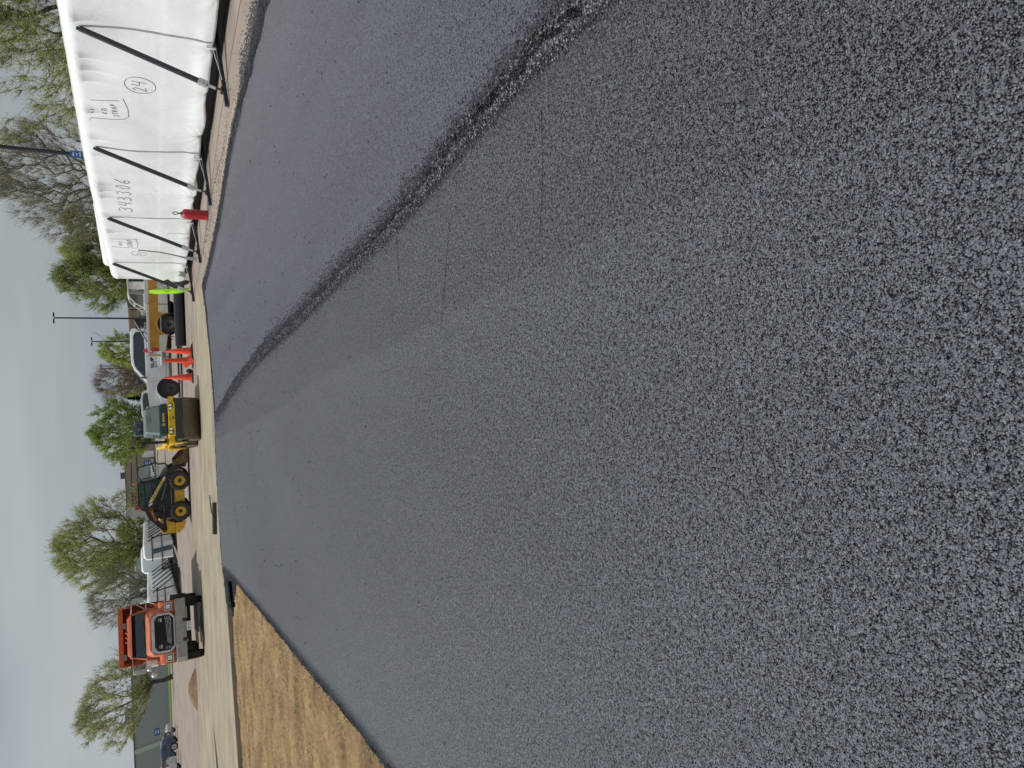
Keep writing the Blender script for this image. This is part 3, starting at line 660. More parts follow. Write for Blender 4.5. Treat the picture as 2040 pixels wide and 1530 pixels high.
# ------------------------------------------------------------------ tools by the stack
sv = thing('shovel', (4.17, 22.55, 0), WRZ, 'long-handled shovel with dark blade leaning on the white stack', 'shovel')
def blade(b):
    rows = []
    for i in range(7):
        t = i/6; z = .06+.34*t; wv = .13*math.sin(PI*(.30+.55*t)) if t < 1 else .04
        rows.append([(s_*wv, -.02-.04*(1-t)+.03*(1-(s_)**2)*0-.035*(1-s_*s_), z) for s_ in (-1, -.5, 0, .5, 1)])
    vs = [v for r in rows for v in r]; o = [(a, b_-.012, c) for a, b_, c in vs]
    b.add(vs, [(i*5+k, i*5+k+1, (i+1)*5+k+1, (i+1)*5+k) for i in range(6) for k in range(4)], 0, True)
    b.add(o, [(i*5+k, (i+1)*5+k, (i+1)*5+k+1, i*5+k+1) for i in range(6) for k in range(4)], 0, True)
    b.tube([(0, -.04, .3), (0, -.01, .5)], [.035, .02], 8)
one('blade', blade, M['chip'], sv); one('handle', lambda b: b.tube([(0, -.015, .42), (-.1, .14, 1.0), (-.24, .24, 1.6)], .017, 8), M['dwood'], sv)
sp = thing('pump_sprayer', (4.6, 19.02, 0), WRZ, 'red metal pump sprayer with black handle and hose standing before the stack', 'sprayer')
one('tank', lambda b: (b.lathe([(.115, 0), (.125, .01), (.125, .03)]+[(.12+.004*(k % 2), .05+.03*k) for k in range(15)]+[(.12, .53), (.1, .58), (.06, .6)], 24, axis='Z')), M['red'], sp)
one('pump_handle', lambda b: (b.lathe([(.05, .59), (.05, .63), (.02, .64), (.02, .70)], 14, axis='Z'), b.tube([(0, 0, .69)]+[(.07*math.sin(a*PI/8), 0, .75-.06*math.cos(a*PI/8)) for a in range(17)], .011, 6)), M['black'], sp)
one('hose', lambda b: b.tube([(-.05, 0, .62), (-.16, -.01, .62), (-.25, -.01, .52), (-.27, -.01, .40), (-.22, 0, .28), (-.13, 0, .26)], .009, 6), M['black'], sp)
# wheelbarrow stood on end against the last brace
wbk = thing('wheelbarrow', (3.82, 26.1, 0), R_(6), 'lime green wheelbarrow stood on end beside the far corner of the stack', 'wheelbarrow')
def tray(b):
    rows = []
    for i, (z, dp, wv) in enumerate([(.10, .02, .12), (.16, .05, .20), (.45, .10, .26), (.85, .09, .27), (1.18, .05, .25), (1.32, .01, .18)]):
        rows.append([(-.12-dp*math.cos(s_*PI/2)**.5+.05*(1.3-z)*0, s_*wv, z) for s_ in (-1, -.8, -.5, 0, .5, .8, 1)])
    for off, fl in ((0, 0), (.012, 1)):
        vs = [(x+off-(.12*(z-.1)/1.2), y, z) for r in rows for x, y, z in r]
        b.add(vs, [((i*7+k, i*7+k+1, (i+1)*7+k+1, (i+1)*7+k) if fl else (i*7+k, (i+1)*7+k, (i+1)*7+k+1, i*7+k+1)) for i in range(5) for k in range(6)], 0, True)
    rim = [rows[0][k] for k in range(7)]+[r[6] for r in rows[1:]]+[rows[-1][k] for k in range(5, -1, -1)]+[r[0] for r in rows[-2:0:-1]]+[rows[0][0]]
    b.tube([(x-.12*(z-.1)/1.2, y, z) for x, y, z in rim], .012, 6)
one('tray', tray, M['lime'], wbk)
one('tyre', lambda b: b.lathe([(.12, -.03), (.2, -.05), (.235, -.03), (.245, 0), (.235, .03), (.2, .05), (.12, .03)], 28, T=Matrix.Translation((.02, -.28, .33)) @ Matrix.Rotation(R_(66), 4, 'Z') @ Matrix.Rotation(R_(-16), 4, 'X')), M['rubber'], wbk)
one('wheel_fork', lambda b: (b.tube([(.06, -.30, .3), (.05, -.26, .6), (-.06, -.2, 1.12)], .018), b.tube([(.0, -.2, .3), (.0, .1, .6), (-.1, .15, 1.12)], .018)), M['galv'], wbk)
one('leg', lambda b: (b.bar((.0, -.26, .62), (.12, -.24, .78), .10, .05), b.bar((0.12, -.24, .78), (.02, -.2, .98), .06, .05)), M['black'], wbk)
# lute
lu = thing('asphalt_lute', (-3.24, 19.82, .004), R_(-14), 'black toothed asphalt lute lying at the edge of the cream concrete', 'rake')
one('head', lambda b: (b.box((0, 0, .055), (.9, .018, .09)), [b.box((-.44+.0205*k, 0, .112), (.010, .014, .03)) for k in range(44)]), M['black'], lu)
one('handle', lambda b: (b.tube([(0, .01, .07), (-.02, .5, .1), (-.1, 1.9, .03)], .016, 8), b.tube([(-.15, .02, .06), (-.02, .4, .09)], .006), b.tube([(.15, .02, .06), (-.02, .4, .09)], .006)), M['dwood'], lu)

# cones
def cone(x, y, label, rz=0, h=.93, nested=0, g='orange traffic cones'):
    c = thing('traffic_cone', (x, y, .004), rz, label, 'cone', g)
    def body(b):
        b.lathe([(.15, .03), (.145, .06), (.13, .12), (.03, h), (.022, h+.01), (.0, h+.012)], 28, axis='Z', caps=False)
        for k in range(nested): b.lathe([(.155, .06+.05*k+.02), (.15, .1+.05*k), (.035, h+.03+.05*k), (.0, h+.04+.05*k)], 28, axis='Z', caps=False)
    one('cone_body', body, M['cone'], c)
    def base(b):
        b.prism([(-.22, 0), (.22, 0), (.22, .03), (.18, .045), (-.18, .045), (-.22, .03)], -.22, .22)
    one('base', base, M['black'] if not nested else M['rubber'], c, bevel=.01)
    return c
cone(1.66, 27.35, 'faded orange cone on black base, farthest right of the cones', R_(10))
cone(.72, 27.5, 'single orange cone standing apart near the pickup front wheel', R_(4))
c3 = cone(1.31, 27.15, 'bright orange cone overlapping its neighbour, orange collar tipped at its foot', R_(30), .93)
one('tipped_collar', lambda b: b.prism([(-.19, 0), (.19, 0), (.16, .045), (-.16, .045)], -.19, .19, T=Matrix.Translation((-.12, -.12, .17)) @ Matrix.Rotation(R_(52), 4, 'X') @ Matrix.Rotation(R_(20), 4, 'Z')), M['cone'], c3)
one('rib_sleeve', lambda b: [b.tube([(-.1+.06*k-.03, -.14, .16), (-.05+.045*k-.03, -.06, .93)], [.038, .026], 8) for k in range(3)], M['cone'], c3)
tag(one('cone_cap', lambda b: b.lathe([(.1, 0), (.1, .07), (.06, .11), (0, .11)], 18, axis='Z', T=Matrix.Translation((.93, 27.75, .1)) @ Matrix.Rotation(R_(70), 4, 'X')), M['black']), 'small black cap lying between the orange cones', 'cap')
# long black pipe on the ground
def pipe(b): b.tube([(5.0, 31.1, .21), (2.1, 31.2, .20)], .2, 18, cap=True)
tag(one('pipe', pipe, mat('black_poly_pipe', (.012, .014, .018), .35, bump=.05)), 'thick black pipe lying on the lot between cones and wheelbarrow', 'pipe')
tag(one('hose_line', lambda b: (b.tube([(5.5, 34.2, .05), (2.4, 34.7, .05), (.6, 35.2, .04), (-.2, 35.6, .04)], .05, 8)), M['black']), 'black hose stretched along the ground under the pickup trucks', 'hose')
# pile
def pile(b):
    n = 28; vs = []
    for j in range(11):
        t = j/10
        for i in range(n):
            a = 2*PI*i/n; q = 1+.12*noise.noise(Vector((math.cos(a)*1.5, math.sin(a)*1.5, t*2)))
            vs.append((1.35*(1-t)*math.cos(a)*q*1.05, 1.2*(1-t)*math.sin(a)*q, .44*(1-(1-t)**1.7)*(1+.1*noise.noise(Vector((i, j, 0)))) if t else 0))
    b.add(vs, [(j*n+i, j*n+(i+1) % n, (j+1)*n+(i+1) % n, (j+1)*n+i) for j in range(10) for i in range(n)], 0, True)
pl = one('gravel_pile', pile, ground_mat('pile_gravel', (.20, .125, .07), (.13, .08, .045), (.28, .185, .11), 30, .8, (3, 3, 3), 0)); pl.location = (-13.0, 33.9, 0); pl.scale = (.68, .68, .75)
tag(pl, 'low heap of brown gravel on the lot left of the dump truck', 'gravel pile')
# ------------------------------------------------------------------ wheels
def wheel(parent, pos, r, wd, rimr, rimmat, side=-1, lugs=0, bolts=8, spoke=0, dish=.5, hubr=.05, name='wheel'):
    """axis along local y; side = which y direction faces out"""
    T = Matrix.Translation(pos)
    h = wd/2
    w_ = MB(); o = side*h
    w_.lathe([(rimr, -h*.9), (rimr*.93, -h*.7), (rimr*.93, h*.7), (rimr, h*.9), (rimr*.97, h*.9)], 28, T=T, caps=False)
    # disc
    w_.lathe([(rimr*.97, o*.88), (rimr*.9, o*.85), (rimr*.82, o*dish), (rimr*.5, o*(dish-.12)), (rimr*.3, o*(dish-.05)), (.0, o*(dish-.05))], 28, T=T, caps=False)
    w_.lathe([(rimr*.95, -o*.3), (0, -o*.3)], 16, T=T, caps=False)
    R = w_.build(name, rimmat, parent)
    hb = MB(); hb.lathe([(hubr, o*(dish-.1)), (hubr, o*(dish+.15)), (hubr*.8, o*(dish+.22)), (0, o*(dish+.22))], 16, T=T, caps=False)
    for k in range(bolts):
        a = 2*PI*k/bolts+.2; rb = rimr*(.40 if spoke == 0 else .3); hb.tube([(pos[0]+rb*math.cos(a), pos[1]+o*(dish-.14), pos[2]+rb*math.sin(a)), (pos[0]+rb*math.cos(a), pos[1]+o*(dish+.02), pos[2]+rb*math.sin(a))], .014, 6)
    hb.build('hub', M['black'], R)
    t = MB(); t.lathe([(rimr*.96, -h*.85), (rimr*1.08, -h), (r*.86, -h*1.02), (r*.97, -h*.86), (r*.99, -h*.5), (r*.99, h*.5), (r*.97, h*.86), (r*.86, h*1.02), (rimr*1.08, h), (rimr*.96, h*.85)], 40, T=T, caps=False)
    if lugs:
        for k in range(lugs):
            for sg in (-1, 1):
                a = 2*PI*(k+(0 if sg < 0 else .5))/lugs
                Q = T @ Matrix.Rotation(a, 4, 'Y'); t.box((0, sg*h*.5, r*.985), (r*.13, h*1.0, r*.07), T=Q @ Matrix.Rotation(sg*.35, 4, 'Z'))
    t.build('tyre', M['rubber'], R)
    return R
def arc(cx, cz, r, a0, a1, n=12): return [(cx+r*math.cos(R_(a0+(a1-a0)*i/n)), cz+r*math.sin(R_(a0+(a1-a0)*i/n))) for i in range(n+1)]
def panel(name, ol, side, yf, m, parent, off=.004, th=.006, mb=None):
    """thin plate of outline (x,z) laid on a side surface whose half width at height z is yf(z)"""
    b = mb or MB(); n = len(ol)
    vs = [(x, side*(yf(z)+off), z) for x, z in ol]+[(x, side*(yf(z)+off-th), z) for x, z in ol]
    b.add(vs, [tuple(range(n)), tuple(range(n, 2*n))[::-1]]+[(i, i+n, (i+1) % n+n, (i+1) % n) for i in range(n)])
    return None if mb else b.build(name, m, parent)

# ------------------------------------------------------------------ skid steer
sk = thing('skid_steer', (-4.12, 33.05, 0), R_(-2), 'yellow and black skid steer loader with its glass door swung open', 'skid steer')
hw = .80
for x in (.64, -.66):
    for s_ in (-1, 1): wheel(sk, (x, s_*.68, .405), .40, .27, .21, M['yellow'], s_, lugs=16, bolts=8, dish=.35, hubr=.065)
def chassis(b):
    b.prism([(-.95, .24), (.95, .24), (1.02, .45), (1.0, .8), (-.95, .8)], -.5, .5)
one('chassis', lambda b: b.prism([(-.95, .22), (.95, .22), (1.02, .42), (1.0, .62), (-.95, .62)], -.52, .52), M['yellow'], sk, bevel=.01)
one('rear_body', lambda b: b.prism([(-.92, 1.02), (-1.06, .86), (-1.12, .62), (-1.55, .62), (-1.55, 1.0), (-1.50, 1.14), (-1.2, 1.25), (-.9, 1.2)], -.72, .72), M['yellow'], sk, bevel=.012)
one('counterweight', lambda b: b.prism([(-1.12, .60), (-1.13, .36), (-1.0, .25), (-1.14, .22), (-1.38, .28), (-1.575, .50), (-1.575, .60)], -.74, .74), M['yellow'], sk, bevel=.012)
one('rear_guard', lambda b: b.prism([(-1.55, .5), (-1.6, .5), (-1.62, 1.02), (-1.55, 1.02)], -.6, .6), M['black'], sk)
for s_ in (-1, 1): one('side_frame', lambda b: b.prism([(-.9, .62), (1.02, .62), (1.05, .8), (.9, .98), (.1, 1.18), (-.45, 1.5), (-.9, 1.3)], s_*.50, s_*.58), M['black'], sk, bevel=.006)
one('engine_block', lambda b: b.box((-.55, 0, .95), (.7, .9, .6)), M['black'], sk)
# lift arms (both sides)
arm_o = [(-.60, 1.70), (-.82, 1.62), (-1.2, 1.32), (-1.45, 1.08), (-1.46, .98), (-1.36, .93), (-.72, .99), (-.66, 1.08), (-.55, 1.42), (-.28, 1.36), (.35, 1.06), (.78, .80), (1.04, .64), (1.16, .40), (1.28, .38), (1.30, .50), (1.14, .82), (.98, 1.0), (.70, 1.14), (-.05, 1.56), (-.32, 1.70), (-.48, 1.74)]
hole = [(-.80, 1.38), (-.74, 1.12), (-1.18, 1.06)]
def arms(b, s_):
    y0, y1 = s_*.66, s_*.78
    n = len(arm_o)
    # split the hoop into front link and rear triangle with its opening
    front = [(-.60, 1.70), (-.66, 1.47), (-.55, 1.42), (-.28, 1.36), (.35, 1.06), (.78, .80), (1.04, .64), (1.16, .40), (1.28, .38), (1.30, .50), (1.14, .82), (.98, 1.0), (.70, 1.14), (-.05, 1.56), (-.32, 1.70), (-.48, 1.74)]
    b.prism(front, y0, y1)
    b.prism([(-.60, 1.70), (-.82, 1.62), (-1.45, 1.08), (-1.46, .98), (-1.18, 1.06), (-.80, 1.38), (-.66, 1.47)], y0, y1)
    b.prism([(-1.46, .98), (-1.36, .93), (-.72, .99), (-.66, 1.08), (-.74, 1.12), (-1.18, 1.06)], y0, y1)
    b.prism([(-.66, 1.08), (-.55, 1.42), (-.66, 1.47), (-.80, 1.38), (-.74, 1.12)], y0, y1)
for s_ in (-1, 1):
    one('lift_arm', lambda b: arms(b, s_), M['black'], sk, bevel=.01)
    one('arm_cylinder', lambda b: (b.tube([(-1.05, s_*.6, .98), (.0, s_*.6, 1.02), (.3, s_*.6, .92)], .035), b.tube([(.3, s_*.6, .92), (.95, s_*.6, .66)], .02), b.tube([(-.5, s_*.62, 1.3), (.35, s_*.62, .78)], .022)), M['steel'], sk)
dec = one('arm_decal', lambda b: b.prism([(-.20, 1.585), (-.10, 1.42), (.80, .93), (.90, .965), (.70, 1.09), (-.03, 1.52)], -.783, -.787), mat('decal_yellow', (.9, .72, .22), .5), sk)
one('decal_stripe', lambda b: b.prism([(-.33, 1.58), (-.24, 1.46), (-.15, 1.44), (-.24, 1.585)], -.783, -.787), M['signwhite'], sk)
dv = Vector((.88, 0, -.50)).normalized(); up_ = Vector((.50, 0, .88)).normalized()
text('NEW HOLLAND', M['black'], dec, 'lettering', (-.06, -.788, 1.425), dv, up_, .86, .072, .003, .01)
one('model_badge', lambda b: b.prism(arc(-.46, 1.52, .055, -40, 140, 6)+arc(-.92, 1.36, .055, 140, 320, 6), -.783, -.787), mat('badge_rim', (.6, .2, .08), .5), sk)
one('badge_face', lambda b: b.prism(arc(-.46, 1.52, .042, -40, 140, 6)+arc(-.92, 1.36, .042, 140, 320, 6), -.7875, -.79), mat('badge_red', (.16, .02, .015), .5), sk)
text('L220', mat('badge_letters', (.75, .35, .1), .5), sk, 'badge_number', (-.90, -.791, 1.335), (.944, 0, .33), (-.33, 0, .944), .40, .055, .003, .02)
# cab
def cabf(b):
    side = [(.62, 1.0), (.66, 1.88), (.6, 1.95), (-.25, 1.95), (-.46, 1.86), (-.58, 1.62), (-.55, 1.0)]
    for s_ in (-1, 1):
        y = s_*.52
        P = [(x, y, z) for x, z in side]
        for a, c in zip(P[:-1], P[1:]): b.bar(a, c, .06, .10, upv=(0, 1, 0))
    b.box((.18, 0, 1.95), (.92, 1.1, .05)); b.box((.64, 0, 1.9), (.06, 1.1, .08)); b.box((-.5, 0, 1.75), (.05, 1.0, .1)); b.box((.6, 0, 1.04), (.1, 1.06, .1)); b.box((-.5, 0, 1.1), (.08, 1.06, .3))
one('cab_frame', cabf, M['black'], sk, bevel=.012)
def mesh(b, s_):
    for _ in (0,):
        for i in range(22):
            x = -.5+i*.05; z1 = 1.9 if x > -.3 else 1.9-(-.3-x)*1.2
            b.tube([(x, s_*.5, 1.2), (x, s_*.5, z1)], .004, 4, cap=False)
        for j in range(15):
            z = 1.2+.05*j; x0 = -.52 if z < 1.65 else -.52+(z-1.65)*.9
            b.tube([(x0, s_*.5, z), (.6, s_*.5, z)], .004, 4, cap=False)
        for z in (1.45, 1.72): b.tube([(-.5 if z < 1.6 else -.45, s_*.49, z), (.6, s_*.49, z)], .012, 6)
for s_ in (-1, 1): one('window_mesh', lambda b: mesh(b, s_), M['black'], sk)
def glassmat(name, col, a):
    m = mat(name, col, .05, spec=.6); t = m.node_tree; b = t.nodes['Principled BSDF']; b.inputs['Alpha'].default_value = a; return m
M['clear'] = glassmat('tinted_pane', (.45, .58, .55), .38)
for s_ in (-1, 1): one('side_window', lambda b: b.prism([(.58, 1.1), (.6, 1.9), (-.25, 1.9), (-.44, 1.8), (-.52, 1.6), (-.5, 1.1)], s_*.475, s_*.48), glassmat('green_pane', (.10, .26, .23), .5), sk)
one('seat', lambda b: (b.box((-.2, 0, 1.0), (.5, .5, .12)), b.box((-.4, 0, 1.28), (.12, .48, .55))), M['maroon'], sk, bevel=.03)
one('controls', lambda b: [(b.tube([(.35, s_*.25, 1.0), (.3, s_*.25, 1.35)], .015), b.lathe([(.0, 1.33), (.03, 1.35), (.03, 1.42), (0, 1.44)], 10, axis='Z', T=Matrix.Translation((.3, s_*.25, 0)))) for s_ in (-1, 1)], M['black'], sk)
# open door: glass in a bent black frame, swung round beside the arm
DO = [(.70, 1.86), (.62, 1.60), (.78, 1.20), (.92, .95), (1.10, .82), (1.30, .84), (1.38, .95), (1.37, 1.2), (1.45, 1.30), (1.40, 1.42), (1.28, 1.92), (.98, 1.98)]
DY = -.42
def doorf(b):
    b.tube([(x, DY, z) for x, z in DO+[DO[0]]], .03, 8); b.bar((.66, DY, 1.83), (.74, DY, 1.22), .04, .05, upv=(0, 1, 0)); b.tube([(.8, DY-.02, 1.75), (.88, DY-.02, 1.2)], .012)
    b.bar((1.05, DY, 1.36), (1.38, DY, 1.40), .04, .02, upv=(0, 1, 0)); b.box((.62, DY, 1.75), (.12, .08, .06)); b.box((.66, DY, 1.3), (.12, .08, .06))
df = one('door', doorf, M['black'], sk)
one('door_glass', lambda b: b.prism(DO, DY-.004, DY+.004), glassmat('door_pane', (.36, .47, .45), .32), df)
one('beacon', lambda b: (b.tube([(.62, -.4, 1.95), (.62, -.4, 2.05)], .018), b.lathe([(.04, 2.04), (.045, 2.10), (.03, 2.14), (0, 2.15)], 14, axis='Z', T=Matrix.Translation((.62, -.4, 0)))), mat('beacon_orange', (.7, .12, .05), .4), sk)
one('hydraulic_line', lambda b: (b.tube([(-.2, -.585, 1.12), (.2, -.59, 1.0), (.62, -.59, .88), (.85, -.6, .7)], .014, 6), b.tube([(-.5, -.60, 1.28), (-.3, -.60, 1.05), (.1, -.60, .92)], .012, 6), b.tube([(-.85, -.58, .72), (.95, -.585, .74)], .022, 6)), M['chip'], sk)
one('rear_lamp', lambda b: b.box((-1.0, -.73, 1.2), (.14, .03, .06)), M['lamp'], sk)
# quick-attach and bucket
one('coupler', lambda b: (b.prism([(1.18, .16), (1.3, .12), (1.36, .55), (1.24, .6)], -.62, .62), [b.tube([(1.05, s_*.45, .75), (1.2, s_*.45, .35)], .04) for s_ in (-1, 1)]), M['black'], sk)
def bucket(b):
    ol = [(1.34, .60), (1.36, .12), (1.50, .04), (2.05, .03)]
    n = len(ol)
    inn = [(x+.03, z+.02 if i else z) for i, (x, z) in enumerate(ol)]
    b.prism(ol+[(2.05, .045), (1.52, .06), (1.39, .14), (1.36, .60)], -.86, .86)
    for s_ in (-1, 1): b.prism([(1.34, .60), (1.36, .12), (1.50, .04), (2.05, .03), (1.98, .12), (1.42, .62)], s_*.87-.012, s_*.87+.012)
    b.box((1.38, 0, .61), (.10, 1.74, .05)); b.box((2.03, 0, .035), (.12, 1.76, .03))
one('bucket', bucket, M['rust'], sk, bevel=.004)

# ------------------------------------------------------------------ roller
ro = thing('road_roller', (-.76, 24.95, 0), math.atan2(-.98, .19), 'yellow tandem road roller with grey hood parked facing the fresh asphalt', 'roller')
DR, DW = .44, .68
def drum(b, x):
    b.lathe([(DR-.035, -DW), (DR-.03, -DW-.005), (DR, -DW+.01), (DR, DW-.01), (DR-.03, DW+.005), (DR-.035, DW)], 56, T=Matrix.Translation((x, 0, DR)), caps=False)
    for s_ in (-1, 1): b.lathe([(DR-.035, s_*(DW-.02)), (DR-.08, s_*(DW-.05)), (.18, s_*(DW-.06)), (0, s_*(DW-.06))], 40, T=Matrix.Translation((x, 0, DR)), caps=False)
for i, x in enumerate((0, -1.55)):
    one('drum', lambda b: drum(b, x), M['drum'], ro)
    for s_ in (-1, 1): one('drum_fork', lambda b: (b.prism([(x-.10, .40), (x+.10, .40), (x+.12, .72), (x+.3, .78), (x+.3, .93), (x-.3, .93), (x-.3, .78), (x-.12, .72)], s_*(DW+.03), s_*(DW+.07)), b.box((x, s_*(DW-.02), .86), (.52, .22, .12))), M['ryellow'], ro, bevel=.008)
    for s_ in (-1, 1): one('drum_hub', lambda b: b.lathe([(.10, s_*(DW-.04)), (.10, s_*(DW+.06)), (.06, s_*(DW+.09)), (0, s_*(DW+.09))], 14, T=Matrix.Translation((x, 0, DR+.02)), caps=False), M['black'], ro)
fr = one('front_beam', lambda b: b.prism([(.34, .74), (.50, .75), (.515, .94), (.34, .97)], -.55, .55), M['ryellow'], ro, bevel=.015)
one('frame', lambda b: (b.prism([(-.45, .70), (.34, .78), (.34, .93), (-.45, .98)], -.5, .5), [b.box((.3, s_*.62, .85), (.12, .2, .16)) for s_ in (-1, 1)]), M['ryellow'], ro, bevel=.012)
one('rear_frame', lambda b: (b.prism([(-1.9, .86), (-.85, .86), (-.85, 1.0), (-1.4, 1.12), (-1.9, 1.10)], -.66, .66), b.prism([(-1.7, 1.0), (-1.2, 1.0), (-1.2, 1.05), (-1.6, 1.3)], -.70, -.62)), M['ryellow'], ro, bevel=.015)
one('scraper_bar', lambda b: (b.prism([(.36, .58), (.47, .60), (.47, .74), (.36, .74)], -.66, .66), b.prism([(.42, .545), (.50, .55), (.50, .60), (.42, .61)], -.67, .67), [b.box((.48, -.6+.24*k, .67), (.02, .03, .03)) for k in range(6)]), mat('scraper_dark', (.05, .05, .045), .6), ro, bevel=.005)
for s_ in (-1, 1):
    P = [(.0, .11), (.27, .12), (.275, .02), (.2, -.005), (.06, .02)]
    b = MB(); f = s_
    b.add([(.519, s_*(.24)+s_*q[0]-0*s_, .80+q[1]) for q in P]+[(.50, s_*(.24)+s_*q[0], .80+q[1]) for q in P], [tuple(range(5)), tuple(range(5, 10))[::-1]]+[(i, i+5, (i+1) % 5+5, (i+1) % 5) for i in range(5)])
    hp = b.build('headlight', M['black'], fr)
    for q in (.09, .20):
        one('lens', lambda b: b.lathe([(.045, .0), (.04, .012), (0, .016)], 16, axis='X', T=Matrix.Translation((.519, s_*(.24+q), .865)), caps=False), M['lamp'], ro)
one('tow_slot', lambda b: b.box((.514, .02, .80), (.012, .09, .03)), M['black'], ro)
text('3057', mat('faint_number', (.45, .3, .03), .5), fr, 'number', (.517, -.08, .865), (0, 1, 0), (0, 0, 1), .15, .05, .002)
hood = one('hood', lambda b: b.add([(.44, -.48, 1.17), (.44, .48, 1.17), (-.42, .50, 1.17), (-.42, -.50, 1.17), (.25, -.38, 1.60), (.25, .38, 1.60), (-.45, .44, 1.66), (-.45, -.44, 1.66)], [(0, 1, 5, 4), (1, 2, 6, 5), (2, 3, 7, 6), (3, 0, 4, 7), (4, 5, 6, 7), (3, 2, 1, 0)]), M['tank'], ro, bevel=.05, seg=4)
one('hood_skirt', lambda b: b.add([(.48, -.50, .975), (.48, .50, .975), (-.42, .51, .975), (-.42, -.51, .975), (.445, -.485, 1.17), (.445, .485, 1.17), (-.42, .505, 1.17), (-.42, -.505, 1.17)], [(0, 1, 5, 4), (1, 2, 6, 5), (2, 3, 7, 6), (3, 0, 4, 7), (4, 5, 6, 7), (3, 2, 1, 0)]), M['navy'], ro, bevel=.02)
one('hood_seam', lambda b: b.tube([(.30, .16, 1.622), (.29, .17, 1.56), (.30, .05, 1.53), (.305, -.12, 1.53)], .006, 5), M['black'], hood)
lx = lambda z: .483-(z-.975)*.18
text('BOMAG', M['gold'], hood, 'logo_lettering', (lx(1.055)+.003, -.09, 1.05), (0, 1, 0), (-.18, 0, 1), .28, .065, .004, .03)
one('logo_mark', lambda b: b.add([(lx(1.08)+.006, -.18+.055*math.cos(a*PI/2), 1.08+.055*math.sin(a*PI/2)) for a in range(4)]+[(lx(1.08)+.006, -.18+.025*math.cos(a*PI/2), 1.08+.025*math.sin(a*PI/2)) for a in range(4)], [(0, 1, 5, 4), (1, 2, 6, 5), (2, 3, 7, 6), (3, 0, 4, 7)]), M['gold'], hood)
for s_ in (-1, 1): one('side_cover', lambda b: b.prism([(-.42, 1.0), (.36, 1.0), (.30, 1.12), (-.42, 1.16)], s_*.515, s_*.525), M['chip'], ro)
for z in (1.25, 1.33, 1.41): one('vent_slat', lambda b: [b.box((-.1, s_*(.515-(z-1.17)*.13), z), (.5, .02, .02)) for s_ in (-1, 1)], M['galv'], ro)
one('platform', lambda b: b.box((-1.0, 0, 1.02), (1.1, 1.2, .06)), M['black'], ro, bevel=.01)
one('seat', lambda b: (b.box((-1.1, .02, 1.38), (.5, .52, .14)), b.prism([(-1.32, 1.4), (-1.2, 1.4), (-1.28, 1.92), (-1.36, 1.92)], -.24, .28)), mat('seat_vinyl', (.075, .10, .14), .6), ro, bevel=.05, seg=3)
one('seat_label', lambda b: b.bar((-1.20, -.06, 1.64), (-1.20, .14, 1.64), .12, .012, upv=(1, 0, 0)), M['signwhite'], ro)
one('console', lambda b: (b.box((-.6, -.1, 1.45), (.25, .4, .55)), b.tube([(-.62, -.1, 1.7), (-.82, -.1, 1.8)], .03), b.lathe([(.17, -.012), (.19, 0), (.17, .012)], 20, axis='Z', T=Matrix.Translation((-.84, -.1, 1.82)) @ Matrix.Rotation(R_(-30), 4, 'Y'), caps=False)), M['black'], ro, bevel=.01)
one('rops_post', lambda b: (b.box((-.55, -.60, 1.3), (.16, .08, .62)), b.tube([(-.45, -.60, 1.0), (-.45, -.60, 1.62)], .03), b.box((-.6, -.62, 1.66), (.22, .16, .09)), b.box((-.9, -.62, 1.70), (.12, .2, .08))), M['black'], ro, bevel=.01)
one('grab_rail', lambda b: b.tube([(-.6, .62, 1.0), (-.6, .62, 1.5), (-.85, .62, 1.55), (-1.1, .6, 1.5), (-1.1, .6, 1.05)], .016), M['chip'], ro)
one('warning_lamp', lambda b: (b.tube([(-1.0, -.66, 1.6), (-1.0, -.66, 1.97)], .008), b.tube([(-.94, -.72, 1.6), (-1.0, -.68, 1.97)], .006), b.box((-1.0, -.66, 2.0), (.08, .09, .07))), M['black'], ro)
one('mirror', lambda b: b.box((-.62, -.42, 1.78), (.03, .12, .08)), M['black'], ro)

# ------------------------------------------------------------------ dump truck
dt = thing('dump_truck', (-8.42, 27.9, 0), math.atan2(-.965, .262)+R_(-.3), 'faded orange dump truck facing the camera, chrome-framed grille', 'dump truck')
# local: x forward, y to the truck's left (picture right)
for s_ in (-1, 1): wheel(dt, (0, s_*.95, .48), .48, .26, .26, M['chip'], s_, lugs=0, bolts=8, dish=.6, hubr=.08)
for x in (-3.6, -4.8):
    for s_ in (-1, 1): wheel(dt, (x, s_*.98, .48), .48, .50, .26, M['chip'], s_, bolts=6, dish=-.2, hubr=.1)
for s_ in (-1, 1):
    one('tread_block', lambda b: [b.tube([(.48*math.cos(a*PI/24)*1.005, s_*.95+k*.05, .48+.48*math.sin(a*PI/24)*1.005) for a in range(-14, 25)], .012, 4) for k in (-2, -1, 0, 1, 2)], M['rubber'], dt)
one('bumper', lambda b: b.prism([(.0, -.90), (.0, .90), (-.12, 1.08), (-.42, 1.08), (-.42, -1.08), (-.12, -1.08)], .57, .91, T=Matrix(((1, 0, 0, .95), (0, 0, 1, 0), (0, 1, 0, 0), (0, 0, 0, 1)))), M['bumper'], dt, bevel=.02)
for s_ in (-1, 1): one('tow_hole', lambda b: b.box((.952, s_*.33, .62), (.012, .12, .12)), mat('dark_brown', (.05, .02, .015), .7), dt)
one('bumper_face', lambda b: b.box((.953, .33, .62), (.02, .08, .06)), M['maroon'], dt)
pt = one('number_plate', lambda b: b.box((.93, .10, .48), (.02, .32, .16)), M['signwhite'], dt)
text('TAV 3113', M['ink'], pt, 'plate_lettering', (.9405, -.04, .44), (0, 1, 0), (0, 0, 1), .28, .08, .003)
